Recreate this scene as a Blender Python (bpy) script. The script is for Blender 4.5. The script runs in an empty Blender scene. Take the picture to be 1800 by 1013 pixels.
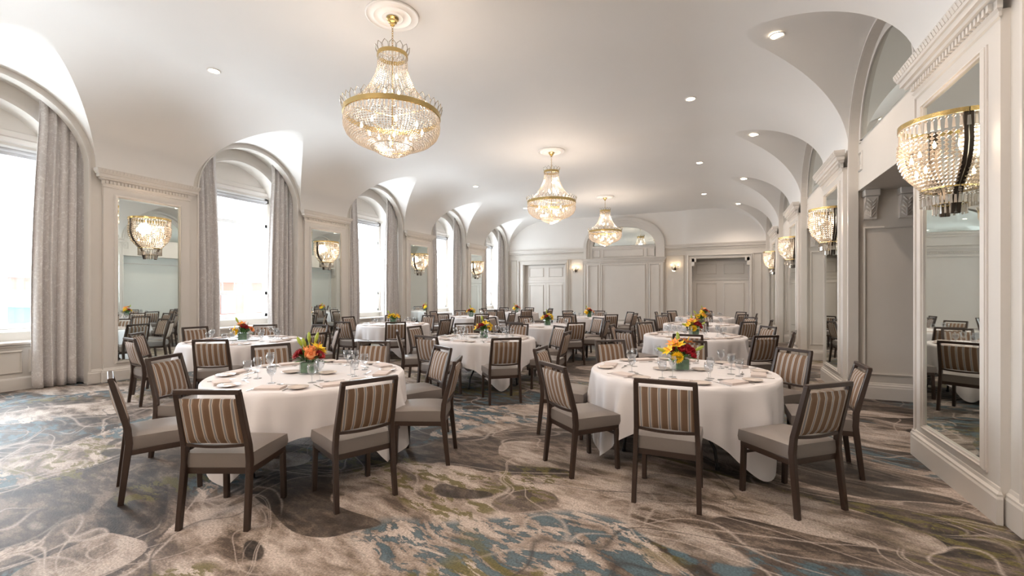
import bpy, bmesh, math, random
from mathutils import Vector, Matrix
random.seed(7)
pi = math.pi
sc = bpy.context.scene
col = sc.collection

# ------------------------------------------------------------------ camera
H = 1.53
YAW = math.atan(362 / 800)
cd = bpy.data.cameras.new('camera')
cam = bpy.data.objects.new('camera', cd)
col.objects.link(cam)
cam.location = (0, 0, H)
cam.rotation_euler = (pi / 2, 0, YAW)
cd.sensor_width = 36
cd.lens = 16.0
cd.shift_y = 9.5 / 1800
cd.clip_start = 0.05
sc.camera = cam
# ------------------------------------------------------------------ light and exposure
sc.view_settings.view_transform = 'Standard'
sc.view_settings.look = 'None'
sc.view_settings.gamma = 1
sc.view_settings.use_curve_mapping = False
sc.view_settings.exposure = 0.98
sc.cycles.use_denoising = True
sc.cycles.max_bounces = 10
sc.cycles.diffuse_bounces = 6
sc.cycles.transparent_max_bounces = 24
sc.cycles.sample_clamp_indirect = 6
sc.cycles.caustics_reflective = False
sc.cycles.caustics_refractive = False
world = bpy.data.worlds.new('sky')
sc.world = world
world.use_nodes = True
bg = world.node_tree.nodes['Background']
bg.inputs[0].default_value = (0.90, 0.95, 1.0, 1)
bg.inputs[1].default_value = 2.2

P = 4.185                       # bay pitch along the room
WL, WR, YF, YB = -9.67, 1.76, 21.05, -5.3
XM = (WL + WR) / 2
LB = [(k + .68) * P for k in range(-1, 5)]        # window bay centres
LP = [(k + .178) * P for k in range(0, 5)]        # pier centres, window side
RB = [(k + .645) * P for k in range(-1, 5)]
RP = [(k + .145) * P for k in range(0, 5)]


def sky_light(y):
    l = bpy.data.lights.new('daylight', 'AREA')
    l.shape = 'RECTANGLE'
    l.size, l.size_y = 1.9, 3.0
    l.energy = 300
    l.color = (0.90, 0.95, 1.0)
    o = bpy.data.objects.new('daylight', l)
    o.location = (-11.0, y, 2.5)
    o.rotation_euler = (0, math.radians(-84), 0)
    col.objects.link(o)
    return o


for y in LB:
    sky_light(y)


# ------------------------------------------------------------------ materials
def nt(name):
    m = bpy.data.materials.new(name)
    m.use_nodes = True
    t = m.node_tree
    return m, t, t.nodes['Principled BSDF']


def N(t, kind, **kw):
    n = t.nodes.new(kind)
    for k, v in kw.items():
        if k.startswith('i_'):
            key = k[2:]
            key = int(key) if key.isdigit() else key
            n.inputs[key].default_value = v
        else:
            setattr(n, k, v)
    return n


def ramp(t, stops, interp='LINEAR'):
    r = t.nodes.new('ShaderNodeValToRGB')
    r.color_ramp.interpolation = interp
    e = r.color_ramp.elements
    while len(e) < len(stops):
        e.new(0.5)
    for q, (p_, c_) in zip(e, stops):
        q.position = p_
        q.color = (*c_, 1) if len(c_) == 3 else c_
    return r


def plain(name, c, rough=.5, metal=0., spec=.5, bump=0., bscale=40., var=.0):
    m, t, b = nt(name)
    b.inputs['Roughness'].default_value = rough
    b.inputs['Metallic'].default_value = metal
    b.inputs['Specular IOR Level'].default_value = spec
    b.inputs['Base Color'].default_value = (*c, 1)
    if bump or var:
        tc = N(t, 'ShaderNodeTexCoord')
        n = N(t, 'ShaderNodeTexNoise')
        n.inputs['Scale'].default_value = bscale
        n.inputs['Detail'].default_value = 4
        t.links.new(tc.outputs['Object'], n.inputs['Vector'])
        if var:
            r = ramp(t, [(0.3, tuple(x * (1 - var) for x in c)), (0.7, tuple(min(1, x * (1 + var)) for x in c))])
            t.links.new(n.outputs['Fac'], r.inputs[0])
            t.links.new(r.outputs[0], b.inputs['Base Color'])
        if bump:
            bp = N(t, 'ShaderNodeBump')
            bp.inputs['Strength'].default_value = bump
            bp.inputs['Distance'].default_value = .01
            t.links.new(n.outputs['Fac'], bp.inputs['Height'])
            t.links.new(bp.outputs[0], b.inputs['Normal'])
    return m


PAINT = plain('wall paint', (0.635, 0.60, 0.555), .45, var=.02, bscale=1.5)
PAINT2 = plain('woodwork paint', (0.655, 0.62, 0.58), .35, var=.015, bscale=2)
CEIL = plain('ceiling paint', (0.82, 0.80, 0.775), .7, var=.01, bscale=1)
GREEN = plain('panel paint', (0.60, 0.61, 0.575), .5, var=.02, bscale=1)
BROWNP = plain('passage paint', (0.36, 0.32, 0.29), .5, var=.03, bscale=2)  # brown wall paint of the vestibule
WINF = plain('window frame paint', (0.80, 0.81, 0.81), .4)
BRASS = plain('brass', (0.62, 0.46, 0.20), .22, 1.0, bump=.15, bscale=90)
DARKM = plain('dark bronze', (0.07, 0.055, 0.045), .3, .8)
WOOD = plain('chair frame brown', (0.040, 0.023, 0.016), .32, bump=.05, bscale=120)
VINYL = plain('grey vinyl', (0.20, 0.172, 0.155), .36, bump=.12, bscale=260, var=.04)
CLOTH = plain('white linen', (0.74, 0.712, 0.715), .8, bump=.1, bscale=300)
NAPK = plain('napkin linen', (0.66, 0.575, 0.54), .85, bump=.3, bscale=260, var=.02)
CHINA = plain('china', (0.66, 0.575, 0.515), .15)
STEEL = plain('cutlery steel', (0.55, 0.53, 0.51), .18, 1.0)
BLACK = plain('black steel', (0.012, 0.012, 0.013), .4)
ROLLER = plain('roller shade', (0.42, 0.42, 0.43), .5)
IVORY = plain('ivory plastic', (0.62, 0.55, 0.42), .4)
MAHOG = plain('mahogany', (0.09, 0.03, 0.015), .4, var=.2, bscale=6)
GREENL = plain('leaf green', (0.05, 0.16, 0.03), .45, var=.3, bscale=30)
BUD = plain('bud green', (0.38, 0.46, 0.06), .5, var=.2, bscale=40)
VASEG = plain('leaf lined vase', (0.12, 0.22, 0.13), .12, var=.3, bscale=25)
ORANGE = plain('orange petal', (0.90, 0.30, 0.07), .55, var=.15, bscale=50)
PEACH = plain('peach petal', (0.93, 0.45, 0.20), .55, var=.1, bscale=50)
RED = plain('red petal', (0.38, 0.01, 0.02), .5, var=.25, bscale=50)
YELLOW = plain('yellow petal', (0.90, 0.62, 0.02), .5, var=.12, bscale=50)
CENTRE = plain('flower centre', (0.12, 0.05, 0.02), .8)
BRICKF = plain('distant brick', (0.50, 0.26, 0.20), .8, var=.1, bscale=1)
CONCF = plain('distant render', (0.72, 0.71, 0.68), .8, var=.1, bscale=1)
BLUEF = plain('distant blue panel', (0.24, 0.45, 0.66), .6)

m, t, b = nt('mirror silver')
b.inputs['Base Color'].default_value = (0.80, 0.855, 0.825, 1)
b.inputs['Metallic'].default_value = 1
b.inputs['Roughness'].default_value = .015
MIRROR = m


def mixglass(name, transp, gloss, diff, tint=(1, 1, 1), rough=.05, glow=None):
    m = bpy.data.materials.new(name)
    m.use_nodes = True
    t = m.node_tree
    t.nodes.clear()
    out = N(t, 'ShaderNodeOutputMaterial')
    tr = N(t, 'ShaderNodeBsdfTransparent')
    tr.inputs[0].default_value = (*tint, 1)
    gl = N(t, 'ShaderNodeBsdfGlossy')
    gl.inputs['Roughness'].default_value = rough
    mx = N(t, 'ShaderNodeMixShader')
    mx.inputs[0].default_value = gloss / (gloss + transp)
    t.links.new(tr.outputs[0], mx.inputs[1])
    t.links.new(gl.outputs[0], mx.inputs[2])
    last = mx
    if diff:
        df = N(t, 'ShaderNodeBsdfTranslucent')
        df.inputs[0].default_value = (1, .88, .74, 1)
        d2 = N(t, 'ShaderNodeBsdfDiffuse')
        d2.inputs[0].default_value = (.86, .77, .67, 1)
        m1 = N(t, 'ShaderNodeMixShader')
        t.links.new(df.outputs[0], m1.inputs[1])
        t.links.new(d2.outputs[0], m1.inputs[2])
        m2 = N(t, 'ShaderNodeMixShader')
        m2.inputs[0].default_value = diff
        t.links.new(mx.outputs[0], m2.inputs[1])
        t.links.new(m1.outputs[0], m2.inputs[2])
        last = m2
    t.links.new(last.outputs[0], out.inputs[0])
    return m


PANE = mixglass('window glass', .94, .06, 0, (.97, .99, 1), .01)
CRYSTAL = mixglass('crystal bead', .36, .64, .34, (1, .98, .95), .08)


def fres_glass(name):
    m = bpy.data.materials.new(name)
    m.use_nodes = True
    t = m.node_tree
    t.nodes.clear()
    out = N(t, 'ShaderNodeOutputMaterial')
    tr = N(t, 'ShaderNodeBsdfTransparent')
    tr.inputs[0].default_value = (.93, .94, .95, 1)
    gl = N(t, 'ShaderNodeBsdfGlossy')
    gl.inputs['Roughness'].default_value = .03
    lw = N(t, 'ShaderNodeLayerWeight')
    lw.inputs[0].default_value = .22
    mx = N(t, 'ShaderNodeMixShader')
    t.links.new(lw.outputs['Facing'], mx.inputs[0])
    t.links.new(tr.outputs[0], mx.inputs[1])
    t.links.new(gl.outputs[0], mx.inputs[2])
    t.links.new(mx.outputs[0], out.inputs[0])
    return m


GLASS = fres_glass('clear glass')


def emit(name, c, s):
    m = bpy.data.materials.new(name)
    m.use_nodes = True
    t = m.node_tree
    t.nodes.clear()
    out = N(t, 'ShaderNodeOutputMaterial')
    e = N(t, 'ShaderNodeEmission')
    e.inputs[0].default_value = (*c, 1)
    e.inputs[1].default_value = s
    t.links.new(e.outputs[0], out.inputs[0])
    return m


BULB = emit('candle bulb', (1, .72, .42), 30)
LAMP = emit('downlight lamp', (1, .82, .60), 14)

# striped backrest fabric: stripes run up the pad, set out across the chair
m, t, b = nt('striped fabric')
tc = N(t, 'ShaderNodeTexCoord')
sx = N(t, 'ShaderNodeSeparateXYZ')
t.links.new(tc.outputs['Object'], sx.inputs[0])
ma = N(t, 'ShaderNodeMath', operation='MULTIPLY_ADD')
ma.inputs[1].default_value = 1 / .066
ma.inputs[2].default_value = 20.22
fr = N(t, 'ShaderNodeMath', operation='FRACT')
t.links.new(sx.outputs[0], ma.inputs[0])
t.links.new(ma.outputs[0], fr.inputs[0])
BR, CR, BL = (0.20, 0.118, 0.070), (0.62, 0.54, 0.45), (0.29, 0.285, 0.30)
r = ramp(t, [(0, BR), (.46, CR), (.55, BL), (.72, CR), (.80, BR), (.86, (0.25, 0.16, 0.105)), (.93, BR)], 'CONSTANT')
t.links.new(fr.outputs[0], r.inputs[0])
n = N(t, 'ShaderNodeTexNoise')
n.inputs['Scale'].default_value = 350
t.links.new(tc.outputs['Object'], n.inputs['Vector'])
mm = N(t, 'ShaderNodeMix', data_type='RGBA', blend_type='MULTIPLY')
mm.inputs[0].default_value = .2
t.links.new(r.outputs[0], mm.inputs[6])
t.links.new(n.outputs['Color'], mm.inputs[7])
t.links.new(mm.outputs[2], b.inputs['Base Color'])
b.inputs['Roughness'].default_value = .75
bp = N(t, 'ShaderNodeBump')
bp.inputs['Strength'].default_value = .3
bp.inputs['Distance'].default_value = .002
t.links.new(n.outputs['Fac'], bp.inputs['Height'])
t.links.new(bp.outputs[0], b.inputs['Normal'])
STRIPE = m

# curtain damask: pale grey with small light figures
m, t, b = nt('curtain fabric')
tc = N(t, 'ShaderNodeTexCoord')
n = N(t, 'ShaderNodeTexNoise')
n.inputs['Scale'].default_value = 22
n.inputs['Detail'].default_value = 3
n.inputs['Distortion'].default_value = 1.5
t.links.new(tc.outputs['Object'], n.inputs['Vector'])
r = ramp(t, [(.0, (0.58, 0.55, 0.54)), (.54, (0.585, 0.555, 0.545)), (.60, (0.70, 0.68, 0.67)), (1, (0.72, 0.70, 0.69))])
t.links.new(n.outputs['Fac'], r.inputs[0])
t.links.new(r.outputs[0], b.inputs['Base Color'])
b.inputs['Roughness'].default_value = .55
b.inputs['Sheen Weight'].default_value = .3
CURT = m


def carpet():
    m, t, b = nt('patterned carpet')
    L = t.links.new
    tc = N(t, 'ShaderNodeTexCoord')
    mp = N(t, 'ShaderNodeMapping')
    mp.inputs['Location'].default_value = (6.1, 3.9, 0)
    mp.inputs['Rotation'].default_value = (0, 0, .35)
    mp.inputs['Scale'].default_value = (.75, 1.0, 1)
    L(tc.outputs['Object'], mp.inputs[0])

    def warp(src, scale, amt, detail=2.0):
        n = N(t, 'ShaderNodeTexNoise')
        n.inputs['Scale'].default_value = scale
        n.inputs['Detail'].default_value = detail
        L(src, n.inputs['Vector'])
        s = N(t, 'ShaderNodeVectorMath', operation='SUBTRACT')
        s.inputs[1].default_value = (.5, .5, .5)
        L(n.outputs['Color'], s.inputs[0])
        k = N(t, 'ShaderNodeVectorMath', operation='SCALE')
        k.inputs['Scale'].default_value = amt
        L(s.outputs[0], k.inputs[0])
        a = N(t, 'ShaderNodeVectorMath', operation='ADD')
        L(src, a.inputs[0])
        L(k.outputs[0], a.inputs[1])
        return a.outputs[0]
    w1 = warp(mp.outputs[0], .42, 1.9, 1.0)
    w2 = warp(w1, 1.3, .55, 1.0)
    w3 = warp(mp.outputs[0], 1.5, .35, 2.0)

    def noise(src, scale, detail, off=(0, 0, 0), rough=.5, stretch=(1, 1, 1)):
        q = N(t, 'ShaderNodeMapping')
        q.inputs['Location'].default_value = off
        q.inputs['Scale'].default_value = stretch
        L(src, q.inputs[0])
        n = N(t, 'ShaderNodeTexNoise')
        n.inputs['Scale'].default_value = scale
        n.inputs['Detail'].default_value = detail
        n.inputs['Roughness'].default_value = rough
        L(q.outputs[0], n.inputs['Vector'])
        return n.outputs['Fac']

    def thr(v, lo, hi):
        r = ramp(t, [(lo, (0, 0, 0)), (hi, (1, 1, 1))])
        L(v, r.inputs[0])
        return r.outputs[0]

    def mix(f, a, bcol, blend='MIX', k=None):
        q = N(t, 'ShaderNodeMix', data_type='RGBA', blend_type=blend)
        if isinstance(f, float):
            q.inputs[0].default_value = f
        else:
            L(f, q.inputs[0])
        for i, v in ((6, a), (7, bcol)):
            if isinstance(v, tuple):
                q.inputs[i].default_value = (*v, 1)
            else:
                L(v, q.inputs[i])
        return q.outputs[2]

    def mul(a, bb):
        q = N(t, 'ShaderNodeMath', operation='MULTIPLY')
        L(a, q.inputs[0])
        if isinstance(bb, float):
            q.inputs[1].default_value = bb
        else:
            L(bb, q.inputs[1])
        return q.outputs[0]

    def band(v, c, w):       # thin line where the field crosses c
        s = N(t, 'ShaderNodeMath', operation='SUBTRACT')
        L(v, s.inputs[0])
        s.inputs[1].default_value = c
        a = N(t, 'ShaderNodeMath', operation='ABSOLUTE')
        L(s.outputs[0], a.inputs[0])
        r = ramp(t, [(w * .5, (1, 1, 1)), (w, (0, 0, 0))])
        L(a.outputs[0], r.inputs[0])
        return r.outputs[0]
    def add(a_, b_, k):      # a + (b-.5)*k : ragged edge on a smooth field
        q = N(t, 'ShaderNodeMath', operation='MULTIPLY_ADD')
        L(b_, q.inputs[0])
        q.inputs[1].default_value = k
        q.inputs[2].default_value = -.5 * k
        q2 = N(t, 'ShaderNodeMath', operation='ADD')
        L(a_, q2.inputs[0])
        L(q.outputs[0], q2.inputs[1])
        return q2.outputs[0]
    streak = noise(w3, 2.4, 9, (5, 2, 0), .62, (1, 2.2, 1))
    fine = noise(w3, 5.5, 9, (1, 9, 0), .68, (1, 1.8, 1))
    mott = noise(w3, 14, 9, (3, 1, 0), .7, (1, 1.8, 1))
    base = ramp(t, [(.36, (0.13, 0.092, 0.068)), (.42, (0.24, 0.18, 0.14)), (.46, (0.36, 0.285, 0.23)), (.51, (0.47, 0.38, 0.32)), (.58, (0.66, 0.56, 0.49))])
    L(add(streak, mott, .22), base.inputs[0])
    c = base.outputs[0]
    dk = ramp(t, [(.40, (0.016, 0.010, 0.008)), (.47, (0.034, 0.022, 0.016)), (.53, (0.066, 0.045, 0.032)), (.60, (0.14, 0.10, 0.075))])
    L(fine, dk.inputs[0])
    gy = ramp(t, [(.42, (0.085, 0.060, 0.046)), (.5, (0.15, 0.11, 0.085)), (.56, (0.25, 0.19, 0.15))])
    L(fine, gy.inputs[0])
    bc = ramp(t, [(.42, (0.020, 0.028, 0.034)), (.50, (0.040, 0.075, 0.098)), (.56, (0.085, 0.155, 0.19))])
    L(fine, bc.inputs[0])
    f1 = noise(w1, .62, 1.0, (0, 0, 0))
    c = mix(mul(thr(add(f1, fine, .10), .508, .515), .96), c, dk.outputs[0])
    c = mix(mul(thr(add(f1, mott, .03), .56, .565), .85), c, gy.outputs[0])
    f2 = noise(w1, .95, 1.0, (7, 3, 0))
    c = mix(mul(thr(add(f2, mott, .02), .55, .555), .85), c, gy.outputs[0])
    c = mix(mul(thr(add(f2, fine, .08), .60, .605), .9), c, dk.outputs[0])
    f3 = noise(w1, .50, 1.0, (13, 5, 0))
    c = mix(mul(mul(thr(f3, .53, .55), thr(fine, .49, .51)), .9), c, bc.outputs[0])
    f4 = noise(w1, .75, 1.0, (2, 17, 0))
    c = mix(mul(mul(thr(f4, .56, .58), thr(noise(w3, 6, 8, (41, 9, 0), .68, (1, 1.8, 1)), .51, .53)), .88), c, (0.165, 0.135, 0.030))
    f5 = noise(w1, 1.3, 1.0, (31, 7, 0))
    c = mix(mul(thr(f5, .635, .64), .9), c, dk.outputs[0])
    c = mix(mul(thr(noise(w1, .8, 1.0, (51, 7, 0)), .61, .613), .85), c, base.outputs[0])
    lc = (0.60, 0.505, 0.44)
    gate = thr(noise(w1, .9, 1.0, (77, 1, 0)), .44, .54)
    gate2 = thr(noise(w1, .7, 1.0, (7, 41, 0)), .46, .52)
    f6 = noise(w2, .85, 1.0, (9, 9, 0))
    for f_, cc, ww, am, gt in ((f1, .498, .0035, .8, None), (f1, .525, .0022, .7, gate), (f2, .55, .0045, .7, gate), (f3, .53, .0022, .6, gate2), (f4, .50, .003, .65, gate2), (f5, .58, .005, .7, gate),
                               (f6, .50, .005, .8, gate), (f6, .512, .003, .75, gate), (f6, .44, .005, .75, gate2), (f6, .56, .004, .7, gate2)):
        k_ = mul(band(f_, cc, ww), am)
        c = mix(mul(k_, gt) if gt else k_, c, lc)
    c = mix(mul(mul(band(f2, .49, .004), gate2), .7), c, (0.045, 0.034, 0.028))
    pile = noise(tc.outputs['Object'], 75, 5, (0, 0, 0), .75)
    pr = ramp(t, [(.36, (.42, .42, .42)), (.64, (1.0, 1.0, 1.0))])
    L(pile, pr.inputs[0])
    c = mix(1.0, c, pr.outputs[0], 'MULTIPLY')
    L(c, b.inputs['Base Color'])
    b.inputs['Roughness'].default_value = .55
    b.inputs['Specular IOR Level'].default_value = .38
    bp = N(t, 'ShaderNodeBump')
    bp.inputs['Strength'].default_value = .5
    bp.inputs['Distance'].default_value = .006
    L(pile, bp.inputs['Height'])
    L(bp.outputs[0], b.inputs['Normal'])
    return m


CARPET = carpet()


# ------------------------------------------------------------------ helpers
def tag(o, label=None, cat=None, group=None, kind=None):
    for k, v in (('label', label), ('category', cat), ('group', group), ('kind', kind)):
        if v:
            o[k] = v
    return o


def mesh_of(bm, mat, smooth=False, weld=False):
    if weld:
        bmesh.ops.remove_doubles(bm, verts=bm.verts, dist=1e-5)
    bmesh.ops.recalc_face_normals(bm, faces=bm.faces)
    me = bpy.data.meshes.new('mesh')
    bm.to_mesh(me)
    bm.free()
    for q in (mat if isinstance(mat, (list, tuple)) else [mat]):
        me.materials.append(q)
    if smooth:
        me.polygons.foreach_set('use_smooth', [True] * len(me.polygons))
        if smooth == 'auto':
            try:
                me.set_sharp_from_angle(angle=.7)
            except Exception:
                pass
    return me


def obj(name, bm, mat, parent=None, smooth=False, weld=False):
    me = bm if isinstance(bm, bpy.types.Mesh) else mesh_of(bm, mat, smooth, weld)
    me.name = name
    o = bpy.data.objects.new(name, me)
    col.objects.link(o)
    if parent:
        o.parent = parent
    return o


def struct(name, bm, mat, smooth=False, weld=False):
    o = obj(name, bm, mat, None, smooth, weld)
    o['kind'] = 'structure'
    return o


def empty(name, loc=(0, 0, 0), rz=0, **kw):
    o = bpy.data.objects.new(name, None)
    o.empty_display_size = .1
    col.objects.link(o)
    o.location = loc
    o.rotation_euler = (0, 0, rz)
    return tag(o, **kw)


def copy_tree(o, parent=None):
    c = o.copy()
    col.objects.link(c)
    c.parent = parent
    for ch in list(o.children):
        copy_tree(ch, c)
    return c


def hexa(bm, pts, mi=0):
    v = [bm.verts.new(p) for p in pts]
    for f in ((0, 1, 2, 3), (7, 6, 5, 4), (0, 4, 5, 1), (1, 5, 6, 2), (2, 6, 7, 3), (3, 7, 4, 0)):
        bm.faces.new([v[i] for i in f]).material_index = mi
    return v


def box(bm, x0, x1, y0, y1, z0, z1, bev=0, mi=0):
    v = hexa(bm, [(x0, y0, z0), (x1, y0, z0), (x1, y1, z0), (x0, y1, z0), (x0, y0, z1), (x1, y0, z1), (x1, y1, z1), (x0, y1, z1)], mi)
    if bev:
        es = list({e for w in v for e in w.link_edges})
        bmesh.ops.bevel(bm, geom=es, offset=bev, segments=2, profile=.6, affect='EDGES')
    return v


def bar(bm, p0, p1, w, d, up=(0, 0, 1), bev=0):
    """rectangular bar from p0 to p1"""
    p0, p1 = Vector(p0), Vector(p1)
    a = (p1 - p0).normalized()
    u = Vector(up)
    s = a.cross(u)
    if s.length < 1e-4:
        s = a.cross(Vector((0, 1, 0)))
    s.normalize()
    n = s.cross(a)
    q = []
    for p in (p0, p1):
        for i, j in ((-1, -1), (1, -1), (1, 1), (-1, 1)):
            q.append(p + s * i * w / 2 + n * j * d / 2)
    v = hexa(bm, q)
    if bev:
        bmesh.ops.bevel(bm, geom=list({e for x in v for e in x.link_edges}), offset=bev, segments=1, affect='EDGES')


def tube(bm, pts, r, n=8, closed=False):
    pts = [Vector(p) for p in pts]
    k = len(pts)
    rings = []
    for i, p in enumerate(pts):
        if closed:
            d = pts[(i + 1) % k] - pts[i - 1]
        else:
            d = pts[min(i + 1, k - 1)] - pts[max(i - 1, 0)]
        d.normalize()
        a = d.cross(Vector((0, 0, 1)))
        if a.length < .05:
            a = d.cross(Vector((1, 0, 0)))
        a.normalize()
        c = a.cross(d)
        rr = r[i] if isinstance(r, (list, tuple)) else r
        rings.append([bm.verts.new(p + (a * math.cos(2 * pi * j / n) + c * math.sin(2 * pi * j / n)) * rr) for j in range(n)])
    for i in range(k if closed else k - 1):
        A, B = rings[i], rings[(i + 1) % k]
        for j in range(n):
            bm.faces.new((A[j], A[(j + 1) % n], B[(j + 1) % n], B[j]))
    if not closed:
        bm.faces.new(rings[0][::-1])
        bm.faces.new(rings[-1])


def lathe(bm, prof, n=32, c=(0, 0, 0), a0=0., a1=2 * pi, mi=0):
    full = abs(a1 - a0 - 2 * pi) < 1e-6
    cols = []
    m = n if full else n + 1
    for i in range(m):
        a = a0 + (a1 - a0) * i / n
        cols.append([bm.verts.new((c[0] + r * math.cos(a), c[1] + r * math.sin(a), c[2] + z)) for r, z in prof])
    for i in range(n):
        A, B = cols[i], cols[(i + 1) % m]
        for j in range(len(prof) - 1):
            try:
                f = bm.faces.new((A[j], B[j], B[j + 1], A[j + 1]))
                f.material_index = mi
            except ValueError:
                pass


OCT = [(1, 0, 0), (0, 1, 0), (-1, 0, 0), (0, -1, 0)]


def bead(bm, p, r, h):
    """faceted crystal bead: two cones on a six-sided girdle"""
    x, y, z = p
    k = 6
    g = [bm.verts.new((x + r * math.cos(2 * pi * i / k), y + r * math.sin(2 * pi * i / k), z)) for i in range(k)]
    a = bm.verts.new((x, y, z + h))
    c = bm.verts.new((x, y, z - h))
    for i in range(k):
        bm.faces.new((g[i], g[(i + 1) % k], a))
        bm.faces.new((g[(i + 1) % k], g[i], c))


def prism(bm, p, w, h, ang):
    """flat hanging crystal drop"""
    x, y, z = p
    ca, sa = math.cos(ang), math.sin(ang)
    tx, ty = -sa, ca
    q = []
    for zz, ww in ((z, .6), (z - h * .85, 1.0)):
        for i, j in ((-1, -.4), (1, -.4), (1, .4), (-1, .4)):
            q.append((x + tx * w * ww * i / 2 + ca * w * j / 2, y + ty * w * ww * i / 2 + sa * w * j / 2, zz))
    hexa(bm, q)


def resample(prof, step):
    out = []
    carry = 0
    for (r0, z0), (r1, z1) in zip(prof, prof[1:]):
        d = math.hypot(r1 - r0, z1 - z0)
        s = carry
        while s < d:
            f = s / d
            out.append((r0 + (r1 - r0) * f, z0 + (z1 - z0) * f))
            s += step
        carry = s - d
    return out


# plane maps: along the wall a, height z, offset o into the room
def ML(a, z, o): return (WL + o, a, z)
def MR(a, z, o): return (WR - o, a, z)
def MF(a, z, o): return (a, YF - o, z)
def MBk(a, z, o): return (a, YB + o, z)


def pbox(bm, M, a0, a1, z0, z1, o0, o1, bev=0):
    v = hexa(bm, [M(a0, z0, o0), M(a1, z0, o0), M(a1, z1, o0), M(a0, z1, o0), M(a0, z0, o1), M(a1, z0, o1), M(a1, z1, o1), M(a0, z1, o1)])
    if bev:
        bmesh.ops.bevel(bm, geom=list({e for w in v for e in w.link_edges}), offset=bev, segments=1, affect='EDGES')


def pframe(bm, M, a0, a1, z0, z1, o, w=.035, h=.018):
    h *= 2.0 if M is MF else 1.5
    """moulded rectangular frame: two stepped mitred sections"""
    for i0, i1, hh in ((0, w, h * .55), (w * .2, w * .65, h)):
        A = [(a0 + i0, z0 + i0), (a1 - i0, z0 + i0), (a1 - i0, z1 - i0), (a0 + i0, z1 - i0)]
        B = [(a0 + i1, z0 + i1), (a1 - i1, z0 + i1), (a1 - i1, z1 - i1), (a0 + i1, z1 - i1)]
        for k in range(4):
            l = (k + 1) % 4
            hexa(bm, [M(*A[k], o), M(*A[l], o), M(*B[l], o), M(*B[k], o), M(*A[k], o + hh * .6), M(*A[l], o + hh * .6), M(*B[l], o + hh), M(*B[k], o + hh)])


def psweep(bm, M, a0, a1, o0, prof, ends=True):
    """moulding profile [(projection, z)] run along a0..a1 with mitred returns"""
    rings = []
    for pr, z in prof:
        e = pr if ends else 0
        rings.append([bm.verts.new(M(a0 - e, z, o0)), bm.verts.new(M(a0 - e, z, o0 + pr)), bm.verts.new(M(a1 + e, z, o0 + pr)), bm.verts.new(M(a1 + e, z, o0))])
    for A, B in zip(rings, rings[1:]):
        for k in range(4):
            bm.faces.new((A[k], A[(k + 1) % 4], B[(k + 1) % 4], B[k]))
    bm.faces.new(rings[0])
    bm.faces.new(rings[-1][::-1])


def slab(bm, M, o0, o1, A0, A1, z0, z1, openings):
    """wall slab with openings (centre, half width, spring, rise, sill, n); rise 0 = square head"""
    st = {A0, A1}
    for c, hw, sp, b_, si, n in openings:
        if b_:
            for i in range(n + 1):
                st.add(round(c - hw * math.cos(pi * i / n), 5))
        else:
            st.update((c - hw, c + hw))
    st = sorted(x for x in st if A0 - 1e-6 <= x <= A1 + 1e-6)

    def head(a, op):
        c, hw, sp, b_, si, n = op
        return sp + (b_ * math.sqrt(max(0, 1 - ((a - c) / hw) ** 2)) if b_ else 0)
    for a, b2 in zip(st, st[1:]):
        if b2 - a < 1e-5:
            continue
        mid = (a + b2) / 2
        op = next((q for q in openings if abs(mid - q[0]) < q[1]), None)
        if op is None:
            pbox(bm, M, a, b2, z0, z1, o0, o1)
            continue
        ha, hb = head(a, op), head(b2, op)
        hexa(bm, [M(a, ha, o0), M(b2, hb, o0), M(b2, z1, o0), M(a, z1, o0), M(a, ha, o1), M(b2, hb, o1), M(b2, z1, o1), M(a, z1, o1)])
        if op[4] > z0:
            pbox(bm, M, a, b2, z0, op[4], o0, o1)


# ------------------------------------------------------------------ ceiling with lunettes
SPR, TOP, COVE = 3.65, 5.12, 2.2
LW = 1.30


def zc(x):
    x = min(max(x, 0), COVE)
    return SPR + (TOP - SPR) * math.sqrt(max(0, 1 - (1 - x / COVE) ** 2))


def zl(x, u):
    return SPR + (1.25 + .085 * x) * math.sqrt(max(0, 1 - u * u))


def groin(u):
    lo, hi = 0.0, COVE
    for _ in range(40):
        md = (lo + hi) / 2
        if zc(md) < zl(md, u):
            lo = md
        else:
            hi = md
    return lo


cb = bmesh.new()
NA = 40
for M, bays in ((ML, LB), (MR, RB)):
    stations = []
    for c in bays:
        for i in range(NA + 1):
            a = pi * i / NA
            u = -math.cos(a)
            D = groin(u) if 0 < i < NA else 0.0
            stations.append((c + LW * u, D, u))
    stations.sort()
    stations = [(YB, 0.0, None)] + stations + [(YF, 0.0, None)]
    half = XM - WL
    prev = None
    for (y, D, u) in stations:
        if y > YF:
            continue
        if y < YB:
            continue
        D0 = D
        t0 = math.acos(max(-1, min(1, 1 - D0 / COVE)))
        row = []
        for j in range(21):
            th = t0 + (pi / 2 - t0) * j / 20
            x = COVE * (1 - math.cos(th))
            z = SPR + (TOP - SPR) * math.sin(th)
            row.append(cb.verts.new(M(y, z, x)))
        row.append(cb.verts.new(M(y, TOP, half)))
        if prev:
            for j in range(21):
                cb.faces.new((prev[0][j], prev[0][j + 1], row[j + 1], row[j]))
        lun = None
        if u is not None:
            lun = []
            for j in range(7):
                x = D * j / 6
                lun.append(cb.verts.new(M(y, zl(x, u), x)))
            if prev and prev[1] and prev[2] < u:
                for j in range(6):
                    cb.faces.new((prev[1][j], prev[1][j + 1], lun[j + 1], lun[j]))
        prev = (row, lun, u)
ceil = struct('ceiling', cb, CEIL, smooth=True, weld=True)
try:
    ceil.data.set_sharp_from_angle(angle=.30)
except Exception:
    pass
rb = bmesh.new()
box(rb, WL - 1.3, 8, YB - .3, YF + .6, 5.6, 5.7)  # unseen slab added over the ceiling to block sky light
obj('sky_block_slab', rb, CEIL, ceil)

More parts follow.
